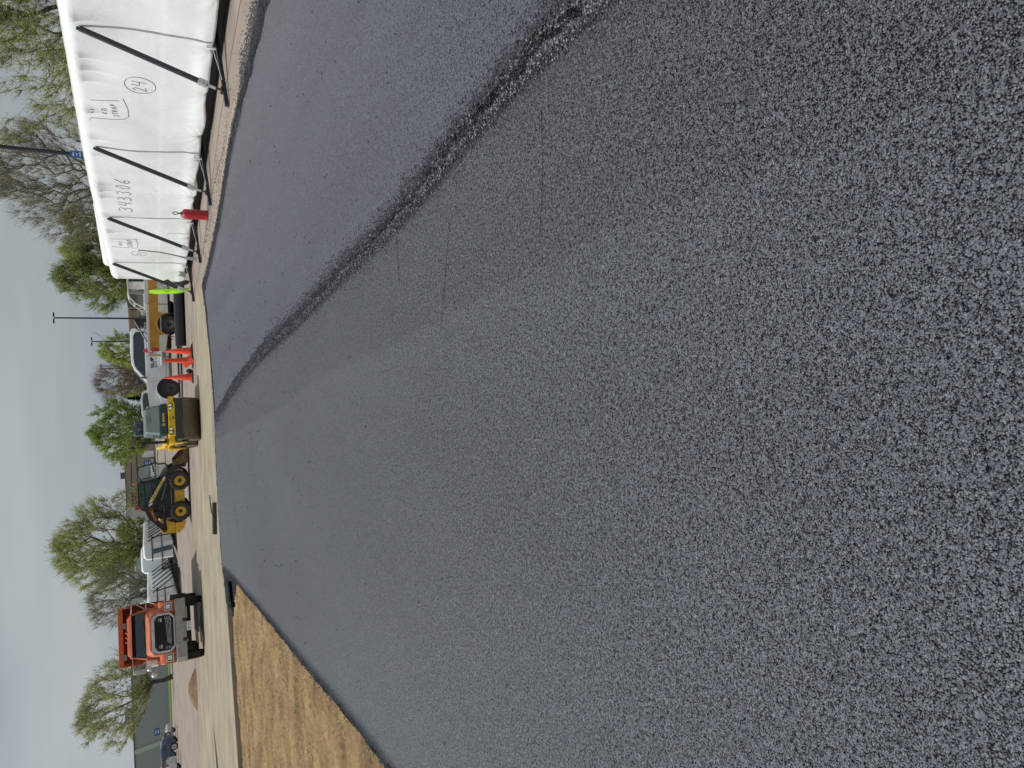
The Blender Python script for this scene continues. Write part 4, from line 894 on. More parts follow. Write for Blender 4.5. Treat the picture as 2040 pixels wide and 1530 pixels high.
one('axle', lambda b: (b.box((0, 0, .44), (.14, 1.8, .12)), b.tube([(-3.6, -1, .48), (-3.6, 1, .48)], .1), b.tube([(-4.8, -1, .48), (-4.8, 1, .48)], .1)), M['black'], dt)
for s_ in (-1, 1): one('chassis_rail', lambda b: b.box((-2.3, s_*.42, .72), (6.2, .09, .26)), M['black'], dt)
one('engine_sump', lambda b: (b.box((.2, 0, .75), (.9, .7, .5)), b.tube([(.6, -.5, .45), (.6, .5, .45)], .03), b.box((-.9, 0, .6), (.5, .6, .4))), M['black'], dt)
for s_ in (-1, 1): one('fuel_tank', lambda b: b.tube([(-.9, s_*.8, .75), (-1.8, s_*.8, .75)], .28, 20), M['chip'], dt)
# fenders
def fender(b, s_):
    y0, y1 = s_*.62, s_*1.06
    out_ = [(.78, .90), (.80, 1.26), (.72, 1.38), (.45, 1.43), (-.3, 1.43), (-.62, 1.3), (-.72, .95)]
    inn = arc(0, .62, .56, 170, 20, 10)
    b.prism(out_+[(-.6, .9)]+inn[0:]+[(.6, .9)], y0, y1)
for s_ in (-1, 1):
    fd = one('fender', lambda b: fender(b, s_), M['orange'], dt, bevel=.05, seg=3)
    one('headlight', lambda b: b.box((.79, s_*.86, 1.12), (.06, .28, .24)), M['chrome'], dt, bevel=.01)
    one('headlight_bezel', lambda b: b.box((.822, s_*.86, 1.12), (.012, .21, .17)), M['black'], dt)
    one('headlight_lens', lambda b: b.box((.83, s_*.86, 1.12), (.014, .15, .13)), M['lamp'], dt, bevel=.004)
    one('turn_lamp', lambda b: b.box((.35, s_*.98, 1.47), (.10, .10, .12)), M['amber'], dt, bevel=.01)
# hood
def hoodf(b):
    st_ = [(.80, [(-.60, .92), (-.74, 1.3), (-.70, 1.62), (-.52, 1.74), (.52, 1.74), (.70, 1.62), (.74, 1.3), (.60, .92)]),
           (-.72, [(-.74, .92), (-.86, 1.3), (-.85, 1.66), (-.72, 1.86), (.72, 1.86), (.85, 1.66), (.86, 1.3), (.74, .92)])]
    vs = [(x, y, z) for x, pl_ in st_ for y, z in pl_]; n = 8
    b.add(vs, [tuple(range(n)), tuple(range(n, 2*n))[::-1]]+[(i, i+n, (i+1) % n+n, (i+1) % n) for i in range(n)])
one('hood', hoodf, mat('sunfaded_orange', (.52, .19, .10), .6, var=.15, scale=3, col2=(.46, .10, .035)), dt, bevel=.05, seg=3)
def gri(b):
    o = [(-.50, .93), (-.66, 1.08), (-.66, 1.46), (-.55, 1.66), (.55, 1.66), (.66, 1.46), (.66, 1.08), (.50, .93)]
    i_ = [(-.46, .97), (-.595, 1.10), (-.595, 1.44), (-.50, 1.57), (.50, 1.57), (.595, 1.44), (.595, 1.10), (.46, .97)]
    vs = [(.87, y, z) for y, z in o]+[(.87, y, z) for y, z in i_]+[(.79, y, z) for y, z in o]+[(.82, y, z) for y, z in i_]; n = 8
    f = []
    for k in range(8):
        j = (k+1) % 8; f += [(k, j, n+j, n+k), (k, 2*n+k, 2*n+j, j), (n+k, n+j, 3*n+j, 3*n+k)]
    b.add(vs, f)
gr = one('grille_frame', gri, M['chrome'], dt)
one('grille_core', lambda b: b.add([(.825, y, z) for y, z in [(-.46, .97), (-.595, 1.10), (-.595, 1.44), (-.50, 1.57), (.50, 1.57), (.595, 1.44), (.595, 1.10), (.46, .97)]], [tuple(range(8))]), mat('radiator_core', (.010, .012, .013), .6, var=.4, scale=30), dt)
def gbars(b):
    for k in range(4): b.bar((.85, -.40+.02*k, 1.06+.035*k), (.85, .47, 1.06+.05*k), .014, .012)
    for s_ in (-1, 1):
        for z in (1.08, 1.13, 1.18, 1.23): b.box((.85, s_*.50, z), (.012, .09, .012))
        b.box((.85, s_*.44, 1.36), (.012, .12, .04)); b.box((.85, s_*.45, 1.42), (.012, .1, .02)); b.box((.85, s_*.49, 1.54), (.012, .07, .02))
one('grille_bar', gbars, M['chrome'], gr)
one('oil_cooler', lambda b: (b.box((.84, .05, 1.36), (.01, .62, .26)), [b.tube([(.85, -.3+.1*k, 1.22), (.85, -.3+.1*k, 1.52)], .004, 4) for k in range(7)]), mat('bug_screen', (.018, .019, .015), .8, var=.4, scale=25), gr)
# cab
def cabh(b):
    lo = [(-.55, -.88, 1.0), (-.55, .88, 1.0), (-1.9, .90, 1.0), (-1.9, -.90, 1.0)]
    mi_ = [(-.62, -.88, 1.84), (-.62, .88, 1.84), (-1.9, .90, 1.84), (-1.9, -.90, 1.84)]
    hi = [(-.88, -.74, 2.34), (-.88, .74, 2.34), (-1.88, .78, 2.36), (-1.88, -.78, 2.36)]
    tp = [(-.98, -.62, 2.45), (-.98, .62, 2.45), (-1.8, .66, 2.47), (-1.8, -.66, 2.47)]
    b.add(lo+mi_+hi+tp, [(3, 2, 1, 0)]+[(4*j+i, 4*j+(i+1) % 4, 4*j+4+(i+1) % 4, 4*j+4+i) for j in range(3) for i in range(4)]+[(12, 13, 14, 15)])
cb = one('cab', cabh, M['orange'], dt, bevel=.03, seg=3)
def wsp(y, z, o=.0): t = (z-1.84)/.5; return (-.62-.26*t+o, y, z)
one('windshield', lambda b: b.add([wsp(-.80, 1.88, .012), wsp(.80, 1.88, .012), wsp(.70, 2.30, .012), wsp(-.70, 2.30, .012), wsp(-.80, 1.88, -.01), wsp(.80, 1.88, -.01), wsp(.70, 2.30, -.01), wsp(-.70, 2.30, -.01)], [(0, 1, 2, 3), (7, 6, 5, 4), (0, 4, 5, 1), (1, 5, 6, 2), (2, 6, 7, 3), (3, 7, 4, 0)]), M['glass'], cb)
one('windshield_trim', lambda b: b.tube([wsp(-.81, 1.87, .016), wsp(.81, 1.87, .016), wsp(.71, 2.31, .016), wsp(-.71, 2.31, .016), wsp(-.81, 1.87, .016)], .012, 5), M['black'], cb)
one('sun_visor', lambda b: b.prism([(-.70, 2.30), (-.90, 2.37), (-.88, 2.33)], -.76, .76), M['dorange'], cb)
for y in (-.16, 0, .16): one('roof_lamp', lambda b: b.lathe([(.035, 2.44), (.035, 2.49), (.02, 2.51), (0, 2.51)], 10, axis='Z', T=Matrix.Translation((-1.0, y, .0))), M['orange'], cb)
for y in (-.5, .15): one('wiper', lambda b: b.tube([wsp(y, 1.88, .03), wsp(y+.35, 1.93, .03)], .008, 4), M['black'], cb)
for s_ in (-1, 1):
    one('side_window', lambda b: b.add([(x, s_*(.885-(z-1.84)*.25+.004), z) for x, z in ((-.78, 1.90), (-1.0, 2.28), (-1.7, 2.30), (-1.72, 1.90))], [(0, 1, 2, 3)]), M['glass'], cb)
    mr = one('mirror', lambda b: b.box((-.55, s_*1.24, 2.06), (.03, .17, .36)), M['galv'], dt, bevel=.01)
    one('mirror_arm', lambda b: (b.tube([(-.86, s_*.76, 2.30), (-.55, s_*1.26, 2.27), (-.55, s_*1.26, 1.84), (-.6, s_*.9, 1.8)], .012), b.tube([(-.55, s_*1.2, 2.25), (-.62, s_*.9, 1.84)], .010), b.tube([(-.55, s_*1.22, 1.9), (-.2, s_*1.0, 1.5)], .010)), M['galv'], dt)
one('convex_mirror', lambda b: (b.lathe([(.085, 0), (.08, .03), (0, .045)], 20, axis='X', T=Matrix.Translation((-.3, -1.18, 1.76))), b.lathe([(.10, 0), (.09, .03), (0, .045)], 20, axis='X', T=Matrix.Translation((-.2, -1.40, 1.62))), b.tube([(-.3, -1.18, 1.76), (-.2, -1.4, 1.62), (-.25, -1.0, 1.45)], .01)), M['chrome'], dt)
one('air_cleaner', lambda b: b.tube([(-.6, -1.02, 1.5), (-.6, -1.02, 1.86)], .13, 18), M['signwhite'], dt)
one('exhaust_stack', lambda b: b.tube([(-2.0, .8, 1.0), (-2.0, .8, 2.5)], .06), M['rust'], dt)
# dump body
def body(b):
    for s_ in (-1, 1): b.prism([(-2.25, 1.15), (-2.25, 2.55), (-2.45, 2.66), (-6.2, 2.4), (-6.2, 1.15)], s_*1.04-.03, s_*1.04+.03)
    b.box((-2.25, 0, 1.89), (.06, 2.02, 1.48)); b.box((-4.2, 0, 1.16), (4.0, 2.02, .08)); b.box((-6.2, 0, 1.7), (.05, 2.02, 1.1))
    for k in range(7): 
        for s_ in (-1, 1): b.box((-2.5-.6*k, s_*1.09, 1.8), (.08, .05, 1.2))
one('dump_body', body, M['dorange'], dt, bevel=.01)
one('cab_shield', lambda b: (b.prism([(-2.2, 2.58), (-1.75, 2.60), (-1.75, 2.76), (-2.3, 2.76)], -1.04, 1.04), [b.box((-1.9, s_*1.04, 2.5), (.5, .04, .35)) for s_ in (-1, 1)]), M['orange'], dt, bevel=.01)
for y in (-.72, .40): one('marker_light', lambda b: b.box((-1.74, y, 2.56), (.03, .2, .12)), M['chip'], dt)
one('body_prop', lambda b: b.box((-2.2, 1.08, 2.2), (.3, .05, .6)), M['dorange'], dt)
for s_ in (-1, 1): one('mud_flap', lambda b: b.box((-5.4, s_*1.0, .62), (.02, .6, .6)), M['rubber'], dt)
for s_ in (-1, 1): one('step', lambda b: b.box((-.9, s_*1.0, .55), (.4, .2, .04)), M['black'], dt)
# ------------------------------------------------------------------ pickups
def lathe_arch(cx, cz, r): return arc(cx, cz, r, 180, 0, 12)
GLS = lambda n, ol, s_, yf, m, p, **k: panel(n, ol, s_, yf, m, p, **k)
# old two-tone pickup, heading right
pa = thing('pickup_truck', (3.5, 37.35, 0), R_(0), 'old ochre and white pickup truck with its tailgate down and bed full of tools', 'pickup truck')
for x in (0, 3.75):
    for s_ in (-1, 1): wheel(pa, (x, s_*.80, .39), .39, .24, .21, M['chip'], s_, bolts=8, dish=.2, hubr=.06)
ws = lambda z: .96-.03*abs(z-.9)-max(0, z-1.3)*.05
def lower_a(b):
    ol = [(-1.28, .62), (-1.30, 1.30), (-1.27, 1.365), (.92, 1.375)]+[(.92, .46), (.55, .46)]+arc(0, .43, .50, 0, 180, 14)+[(-.52, .50)]
    for s_ in (-1, 1): b.prism(ol, s_*.86, s_*.97)
    b.box((.90, 0, 1.0), (.05, 1.8, .74)); b.box((-.18, 0, .78), (2.2, 1.75, .05))
    ol2 = [(.95, .46), (.95, 1.36), (2.6, 1.36), (3.0, 1.33), (4.5, 1.22), (4.62, 1.1), (4.64, .62), (4.4, .5)]+arc(3.75, .43, .49, 0, 180, 14)+[(3.2, .46)]
    b.prism(ol2, -.96, .96)
one('body', lower_a, M['cwhite'], pa, bevel=.03, seg=3)
for s_ in (-1, 1):
    pn = GLS('ochre_panel', [(-1.26, .88), (-1.26, 1.28), (4.4, 1.22), (4.4, .86), (.58, .87)]+arc(0, .44, .53, 22, 158, 10)+[(-.55, .875)], s_, lambda z: .97, M['ochre'], pa)
    one('wheel_arch_trim', lambda b: b.tube([(x, s_*.972, z) for x, z in arc(0, .43, .515, 0, 180, 18)], .022, 6), M['ochre'], pa)
    one('inner_arch', lambda b: b.prism(arc(0, .43, .50, 180, 0, 12), s_*.55, s_*.85), M['black'], pa)
    one('tail_lamp', lambda b: b.prism([(-1.30, .90), (-1.315, 1.0), (-1.315, 1.18), (-1.27, 1.24), (-1.16, 1.2), (-1.12, 1.04), (-1.18, .90)], s_*.95, s_*.985), M['taill'], pa, bevel=.01)
def cab_a(b):
    y = lambda z: .93-(z-1.36)*.22
    ring = [(.72, 1.37), (.80, 1.55), (.98, 1.82), (1.25, 2.04), (1.5, 2.09), (2.55, 2.08), (2.75, 2.02), (3.05, 1.38)]
    for s_ in (-1, 1):
        P = [(x, s_*y(z), z) for x, z in ring]
        for a, c in zip(P[:-1], P[1:]): b.bar(a, c, .05, .09, upv=(0, 1, 0))
        b.prism([(1.62, 1.37), (1.62, 2.06), (1.98, 2.06), (1.98, 1.37)], s_*(.90), s_*(.93), yz=lambda x, z: 1-(z-1.36)*.22)
        b.bar((.72, s_*.92, 1.39), (3.05, s_*.92, 1.39), .05, .08, upv=(0, 1, 0))
    b.add([(1.2, -.76, 2.06), (1.2, .76, 2.06), (2.65, .76, 2.07), (2.65, -.76, 2.07), (1.4, -.7, 2.12), (1.4, .7, 2.12), (2.5, .7, 2.12), (2.5, -.7, 2.12)], [(0, 1, 2, 3), (0, 1, 5, 4), (1, 2, 6, 5), (2, 3, 7, 6), (3, 0, 4, 7), (4, 5, 6, 7)])
    b.bar((.98, -.8, 1.84), (.98, .8, 1.84), .06, .06); b.bar((2.75, -.77, 2.02), (2.75, .77, 2.02), .07, .07)
one('cab_shell', cab_a, M['cwhite'], pa, bevel=.01)
for s_ in (-1, 1):
    one('door_window', lambda b: b.prism([(2.02, 1.42), (2.02, 2.0), (2.68, 1.98), (2.95, 1.42)], s_*.895, s_*.90, yz=lambda x, z: 1-(z-1.36)*.22), M['tealglass'], pa)
one('windshield', lambda b: b.add([(3.0, -.86, 1.42), (3.0, .86, 1.42), (2.76, .74, 1.99), (2.76, -.74, 1.99)], [(0, 1, 2, 3)]), M['tealglass'], pa)
one('seat', lambda b: (b.box((1.9, 0, 1.25), (.2, 1.5, .7)), b.box((1.88, -.4, 1.68), (.14, .3, .22)), b.box((1.88, .4, 1.68), (.14, .3, .22))), M['black'], pa, bevel=.03)
one('tailgate', lambda b: b.box((-1.60, 0, .80), (.56, 1.7, .06)), M['cwhite'], pa, bevel=.012)
one('bumper', lambda b: (b.box((-1.42, 0, .56), (.16, 1.7, .14)), b.box((4.72, 0, .6), (.14, 1.85, .2))), M['chrome'], pa, bevel=.02)
one('underbody', lambda b: (b.box((1.7, 0, .42), (5.6, .9, .16)), b.tube([(0, -.8, .38), (0, .8, .38)], .07), b.lathe([(.15, -.14), (.2, 0), (.15, .14)], 14, T=Matrix.Translation((0, 0, .38)))), M['black'], pa)
for s_ in (-1, 1):
    for x in (.52, -.6): one('mud_flap', lambda b: b.box((x, s_*.8, .42), (.02, .26, .4)), M['rubber'], pa)
# load in its bed
gb = 'tools loaded in the old pickup bed'
def load(name, fn, m, label, cat, loc): o = one(name, fn, m); o.location = loc; tag(o, label, cat, gb); return o
BX, BY = 3.5, 37.35
load('bucket', lambda b: b.lathe([(.13, 0), (.15, .34), (.16, .35), (.15, .36), (0, .36)], 18, axis='Z'), M['signwhite'], 'white bucket nearest the cab in the old pickup bed', 'bucket', (BX+.55, BY-.5, 1.22))
load('bucket', lambda b: b.lathe([(.12, 0), (.14, .28), (.15, .29), (0, .29)], 18, axis='Z'), M['beige'], 'beige jug-like bucket halfway along the old pickup bed rail', 'bucket', (BX-.02, BY-.62, 1.19))
load('generator', lambda b: (b.box((0, 0, .16), (.45, .4, .3)), [b.tube([(x, y, 0), (x, y, .5), (-x, y, .5), (-x, y, 0)], .016) for x in (.28,) for y in (-.24, .24)], b.tube([(-.2, -.1, .36), (.0, .1, .42), (.22, 0, .34)], .05)), M['chip'], 'grey small engine in a tube frame standing in the old pickup bed', 'generator', (BX+.28, BY-.35, 1.3))
load('toolbox', lambda b: (b.box((0, 0, .24), (.36, 1.5, .5)), b.box((0, 0, .50), (.4, 1.54, .05))), M['black'], 'black toolbox behind the cab in the old pickup bed', 'toolbox', (BX+.1, BY+.1, 1.32))
load('tamper_handle', lambda b: (b.tube([(.72, 0, .72), (-.28, -.1, .70), (-.42, -.12, .62)], .018), b.tube([(.72, .3, .72), (-.28, .2, .70), (-.42, -.12, .62)], .018), b.tube([(-.38, -.1, .64), (-.6, 0, .2)], .02)), M['maroon'], 'maroon handle frame sticking up above the old pickup bed', 'handle', (BX+.15, BY-.3, 1.12))
load('pole', lambda b: b.tube([(0, 0, .52), (-1.05, -.1, .02)], .022), M['black'], 'black pole slanting down over the old pickup bed rail', 'pole', (BX+.2, BY-.85, 1.36))
load('pole', lambda b: b.tube([(0, 0, .5), (-1.0, -.05, .02)], .016), M['galv'], 'silver pole slanting down beside the black one in the pickup bed', 'pole', (BX+.12, BY-.8, 1.37))
load('hose_coil', lambda b: [b.tube([(.2*math.cos(a*.5), .04*k, .2*math.sin(a*.5)+.2) for a in range(14)], .02, 6) for k in range(3)], M['chip'], 'pale coiled hose at the rail of the old pickup bed', 'hose', (BX-.3, BY-.68, 1.1))
load('crate', lambda b: (b.box((0, 0, .17), (.02, .5, .5)), b.box((.1, 0, .17), (.02, .5, .5)), b.box((.05, .25, .17), (.12, .02, .5)), b.box((.05, -.25, .17), (.12, .02, .5)), b.box((.05, 0, -.07), (.12, .5, .02))), M['beige'], 'beige crate standing on the lowered tailgate', 'crate', (BX-1.52, BY-.55, .92))
load('safety_flag', lambda b: b.add([(0, 0, 0), (-.06, .01, .10), (-.02, 0, .2), (.1, .01, .22), (.12, 0, .1), (.22, .01, .05), (-.03, 0, -.14), (-.07, .01, -.2)], [(0, 1, 2, 3, 4), (0, 4, 5), (0, 6, 7, 1)]), mat('flag_red', (.75, .10, .16), .7), 'small red flag tied at the rear corner of the old pickup', 'flag', (BX-1.30, BY-.99, 1.35))
# newer white pickup, heading left
pb = thing('pickup_truck', (.47, 38.95, 0), R_(180), 'newer white crew cab pickup with SUPER lettered on its door', 'pickup truck')
for x in (0, -3.95):
    for s_ in (-1, 1): wheel(pb, (x, s_*.84, .41), .41, .26, .25, mat('dark_alloy', (.10, .09, .085), .4, .5), s_, bolts=8, dish=.3, hubr=.07)
yb = lambda z: .99-.035*abs(z-1.0)-.22*max(0, z-1.42)
def body_b(b):
    f = lambda x, z: (yb(z)/.99)*(1-.09*max(0, (x-.45))**1.3)
    ol = [(1.04, .62), (1.12, .80), (1.10, 1.16), (1.02, 1.30), (.85, 1.36), (.2, 1.43), (-.28, 1.47), (-3.05, 1.47), (-3.1, .42), (-.55, .40)]+arc(0, .50, .535, 190, -10, 16)+[(.62, .55)]
    b.prism(ol[:9]+[(-.56, .40)]+arc(0, .50, .535, 190, -10, 16)[0:], -.99, .99, yz=f)
one('body', body_b, M['white'], pb, bevel=.035, seg=3)
one('bed', lambda b: ([b.prism([(-3.14, .5), (-3.14, 1.46), (-5.1, 1.44), (-5.14, .6)]+[(x, z) for x, z in arc(-3.95, .5, .52, 180, 0, 12)], s_*.90, s_*.985) for s_ in (-1, 1)], b.box((-5.08, 0, 1.0), (.06, 1.8, .8)), b.box((-4.1, 0, .8), (1.9, 1.8, .05))), M['white'], pb, bevel=.02)
for s_ in (-1, 1): one('inner_arch', lambda b: b.prism(arc(0, .5, .53, 190, -10, 12), s_*.5, s_*.84), M['black'], pb)
def green(b):
    f = lambda x, z: 1-.24*(z-1.45)
    ol = [(-.26, 1.44), (-.98, 1.98), (-1.25, 2.08), (-2.0, 2.12), (-2.8, 2.09), (-2.98, 2.0), (-3.05, 1.44)]
    b.prism(ol, -.93, .93, yz=f)
gb_ = one('cab_roof', green, M['white'], pb, bevel=.04, seg=3)
for s_ in (-1, 1):
    yg = lambda z: .93*(1-.24*(z-1.45))
    one('side_glass', lambda b: panel('', [(-.52, 1.49), (-.95, 1.84), (-1.15, 1.95), (-1.5, 1.99), (-2.6, 1.97), (-2.78, 1.88), (-2.82, 1.52), (-1.9, 1.50)], s_, yg, None, None, off=.006, mb=b), M['glass'], gb_)
    one('door_seam', lambda b: (b.tube([(-.33, s_*.99, 1.42), (-.38, s_*.995, .95), (-.50, s_*.985, .62)], .006, 4), b.tube([(-1.65, s_*.99, 1.45), (-1.65, s_*.99, .46)], .006, 4), b.tube([(-.5, s_*.985, .6), (-2.9, s_*.985, .5)], .006, 4)), M['chip'], pb)
    one('door_handle', lambda b: b.box((-1.45, s_*1.0, 1.20), (.2, .03, .04)), M['black'], pb, bevel=.008)
    one('headlight', lambda b: b.prism([(.80, .88), (.78, 1.15), (.98, 1.17), (1.11, 1.08), (1.10, .86)], s_*.70, s_*.955, yz=lambda x, z: 1-.05*max(0, x-.8)), M['lamp'], pb, bevel=.015)
    one('side_mirror', lambda b: (b.box((-.55, s_*1.12, 1.58), (.10, .14, .30)), b.box((-.5, s_*1.02, 1.50), (.05, .2, .05))), M['chip'], pb, bevel=.02)
    one('sill', lambda b: b.box((-1.75, s_*.92, .40), (2.3, .12, .14)), M['chip'], pb, bevel=.02)
    one('arch_lip', lambda b: b.tube([(x, s_*.975, z) for x, z in arc(0, .50, .55, 190, -5, 20)], .016, 6), M['white'], pb)
one('windshield', lambda b: b.add([(-.30, -.84, 1.49), (-.30, .84, 1.49), (-.96, .76, 1.98), (-.96, -.76, 1.98)], [(0, 1, 2, 3)]), mat('pale_windshield', (.3, .34, .33), .15), pb).location = (.02, 0, .02)
one('front_bumper', lambda b: b.prism([(1.0, .42), (1.16, .46), (1.16, .72), (1.0, .78)], -.92, .92), M['chrome'], pb, bevel=.03)
one('grille', lambda b: b.box((1.11, 0, 1.0), (.03, 1.2, .3)), M['chrome'], pb)
text('SUPER', M['black'], pb, 'door_lettering', (-1.02, yb(1.2)+.012, 1.10), (-1, 0, 0), (0, 0, 1), .92, .17, .004, .025)
one('door_lettering', lambda b: [b.box((-1.06-.085*k, yb(1.0)+.006, 1.02), (.06, .004, .04)) for k in range(9) if k != 4], M['black'], pb)
one('underbody', lambda b: (b.box((-1.9, 0, .42), (5.8, .9, .2)), b.tube([(0, -.8, .4), (0, .8, .4)], .08)), M['black'], pb)

# ------------------------------------------------------------------ small cars
def car(x, y, rz, m, label, L=4.4, H=1.6, hb=True, g='cars parked on the lot'):
    c = thing('parked_car', (x, y, 0), rz, label, 'car', g); k = L/4.4
    for a in (1.35*k, -1.30*k):
        for s_ in (-1, 1): wheel(c, (a, s_*.78, .33), .33, .2, .22, M['galv'], s_, bolts=5, dish=.6, hubr=.04)
    f = lambda x, z: (1-.05*abs(z-.7)-.35*max(0, z-.98))*(1-.05*(abs(x)/2.2)**3)
    lo = [(2.2*k, .38), (2.2*k, .68), (2.0*k, .82), (1.1*k, .98), (-1.9*k, 1.0), (-2.18*k, .95), (-2.22*k, .5), (-2.1*k, .3)]+arc(-1.3*k, .36, .37, 180, 0, 10)+arc(1.35*k, .36, .37, 180, 0, 10)
    one('body', lambda b: b.prism(lo, -.9, .9, yz=f), m, c, bevel=.05, seg=3)
    up = [(1.05*k, .96), (.35*k, H-.12), (.0, H-.02), (-1.2*k, H), (-1.75*k, H-.1), (-2.1*k, .98)] if hb else [(.9*k, .96), (.3*k, H-.1), (-.9*k, H-.05), (-1.5*k, .98)]
    rf = one('roof', lambda b: b.prism(up, -.87, .87, yz=f), m, c, bevel=.04, seg=3)
    yy = lambda z: .87*(1-.05*abs(z-.7)-.35*max(0, z-.98))
    for s_ in (-1, 1):
        one('side_window', lambda b: panel('', [(.85*k, 1.0), (.30*k, H-.18), (-1.2*k, H-.12), (-1.6*k, H-.22), (-1.65*k, 1.02)], s_, yy, None, None, mb=b, off=.008), M['glass'], rf)
        one('tail_light', lambda b: b.box((-2.14*k, s_*.76, .98), (.14, .22, .14)), M['taill'], c, bevel=.02)
        one('headlight', lambda b: b.box((2.05*k, s_*.72, .72), (.2, .28, .12)), M['lamp'], c, bevel=.02)
    one('rear_window', lambda b: b.add([(-2.07*k, -.68, 1.08), (-2.07*k, .68, 1.08), (-1.83*k, .60, H-.16), (-1.83*k, -.60, H-.16)], [(0, 1, 2, 3)]), M['glass'], rf).location = (-.03, 0, .01)
    one('windshield', lambda b: b.add([(1.03*k, -.74, 1.0), (1.03*k, .74, 1.0), (.42*k, .62, H-.14), (.42*k, -.62, H-.14)], [(0, 1, 2, 3)]), M['glass'], rf).location = (.03, 0, .01)
    one('number_plate', lambda b: b.box((-2.235*k, 0, .75), (.02, .34, .13)), M['signwhite'], c)
    return c
mb_ = mat('dark_blue_paint', (.035, .06, .12), .3, coat=.6, var=.05); mw_ = mat('silver_white_paint', (.55, .58, .6), .3, coat=.5, var=.05)
car(-32.7, 70.2, R_(186), mb_, 'dark blue crossover parked between two white cars', 4.2, 1.42)
car(-35.0, 77.5, R_(-6), mw_, 'white car behind the dark blue crossover, nose to the right', 4.3, 1.45, False)
car(-31.75, 62.8, R_(186), mw_, 'white car cut by the picture edge beside the dark blue crossover', 4.5, 1.55)
car(-14.1, 152, R_(145), mw_, 'tiny white car far off in front of the tan building', 4.6, 1.7, False)
car(-1.3, 66, R_(185), mw_, 'white car half hidden behind the roller hood and white pickup', 4.6, 1.85)
# ------------------------------------------------------------------ buildings
def ribbed(name, c, c2, sx): return mat(name, c, .65, var=.05, scale=2, stretch=(sx, 1, .1), bump=.2, bscale=3, col2=c2)
b1 = thing('store_building', (-14, 152, 0), 0, 'low tan building with dark horizontal bands beyond the skid steer', 'building')
one('wall', lambda b: b.prism([(-6.7, 0), (6.1, 0), (6.1, 5.2), (-6.7, 5.35)], 0, 25), ribbed('tan_cladding', (.30, .255, .20), (.27, .225, .175), 2), b1)
for z in (4.28, 3.32): one('band', lambda b: b.box((-.3, -.04, z), (12.9, .1, .12)), mat('band_dark', (.03, .025, .02), .6), b1)
one('parapet', lambda b: b.box((-.3, 0, 5.33), (13.1, .3, .14)), mat('parapet_brown', (.16, .13, .10), .6), b1)
for x, wv in ((1.65, 1.0), (-.9, 1.1)): one('roof_unit', lambda b: (b.box((x, 3, 5.75), (wv, 1.5, .8)), b.box((x, 3, 6.16), (wv+.1, 1.6, .05))), mat('unit_dark', (.08, .09, .12), .6), b1)
one('antenna', lambda b: b.tube([(.4, 2, 5.3), (.4, 2, 6.8)], .03), M['chip'], b1)
one('white_door', lambda b: b.box((3.2, -.05, 1.3), (1.2, .08, 2.0)), M['signwhite'], b1)
b2 = thing('store_building', (-29, 152, 0), 0, 'pale grey store front with dark red sign panel behind the willow', 'building')
one('wall', lambda b: b.prism([(-17, 0), (8.2, 0), (8.2, 5.5), (-17, 5.4)], 0, 25), ribbed('pale_grey_cladding', (.36, .38, .36), (.32, .34, .33), 3), b2)
one('entrance_wall', lambda b: b.prism([(3, 0), (8.4, 0), (8.4, 4.0), (3, 4.0)], -1, 0), mat('off_white_render', (.52, .51, .46), .8), b2)
one('sign_panel', lambda b: b.prism([(7.8, 3.85), (11.4, 3.85), (11.4, 3.1), (9.8, 2.95), (8.8, 2.6), (7.8, 2.0)], -1.5, -1.06), mat('sign_red', (.28, .03, .04), .5), b2)
one('canopy_arc', lambda b: b.prism(arc(2.6, 1.2, 2.0, 20, 90, 8)+arc(2.6, 1.2, 1.7, 90, 20, 8), -1.4, -1.0), M['black'], b2)
one('window_band', lambda b: [b.box((-3-3.5*k, -.03, 1.5), (2.6, .08, 1.6)) for k in range(4)], M['glass'], b2)
b3 = thing('warehouse', (-45, 106, 0), R_(3), 'long slate grey warehouse with pale downpipe panel at the left', 'building')
one('wall', lambda b: b.prism([(-16, 0), (14.0, 0), (14.0, 4.45), (-16, 4.35)], 0, 30), ribbed('slate_cladding', (.36, .35, .40), (.33, .325, .37), 5), b3)
one('roof_trim', lambda b: b.box((-1, -.05, 4.42), (30.2, .14, .12)), mat('trim_dark', (.05, .055, .06), .6), b3)
one('pilaster', lambda b: b.prism([(-1.95, 0), (-1.35, 0), (-1.95, 4.4), (-2.55, 4.4)], -.12, -.02), mat('pilaster_grey', (.58, .60, .56), .7), b3)
one('roof_unit', lambda b: (b.box((1.6, 3, 4.95), (1.6, 1.6, 1.0)), b.box((1.6, 3, 5.1), (1.7, 1.7, .2))), M['chip'], b3)
one('wall_lamp', lambda b: b.box((1.1, -.15, 4.05), (.25, .3, .12)), M['black'], b3)
b4 = thing('brick_building', (15.8, 152, 0), 0, 'beige building seen over the old pickup bed', 'building')
one('wall', lambda b: b.prism([(-2.7, 0), (1.5, 0), (1.5, 3.75), (-2.7, 3.7)], 0, 12), mat('beige_render', (.42, .36, .26), .8), b4)
one('band', lambda b: b.box((-.6, -.05, 3.2), (4.3, .1, .5)), mat('band_tan', (.30, .22, .15), .8), b4)
one('wall_line', lambda b: [b.box((x, -.06, 1.8), (.06, .1, 3.4)) for x in (-2.0, -1.0, .2)], M['chip'], b4)
b5 = thing('shed', (21.5, 150, 0), 0, 'dark grey roofed shed above the old pickup cab', 'building')
one('roof', lambda b: b.prism([(-4.0, 2.3), (6, 2.3), (6, 4.4), (-4.0, 3.75)], 0, 14), mat('shed_roof', (.12, .12, .11), .7), b5)
one('wall', lambda b: b.prism([(-4.0, 0), (6, 0), (6, 2.28), (-4.0, 2.28)], .3, 13.7), mat('shed_wall', (.3, .3, .28), .8), b5)
b6 = thing('store_building', (3.5, 151, 0), 0, 'low white and grey storefront peeking over the white pickup hood', 'building')
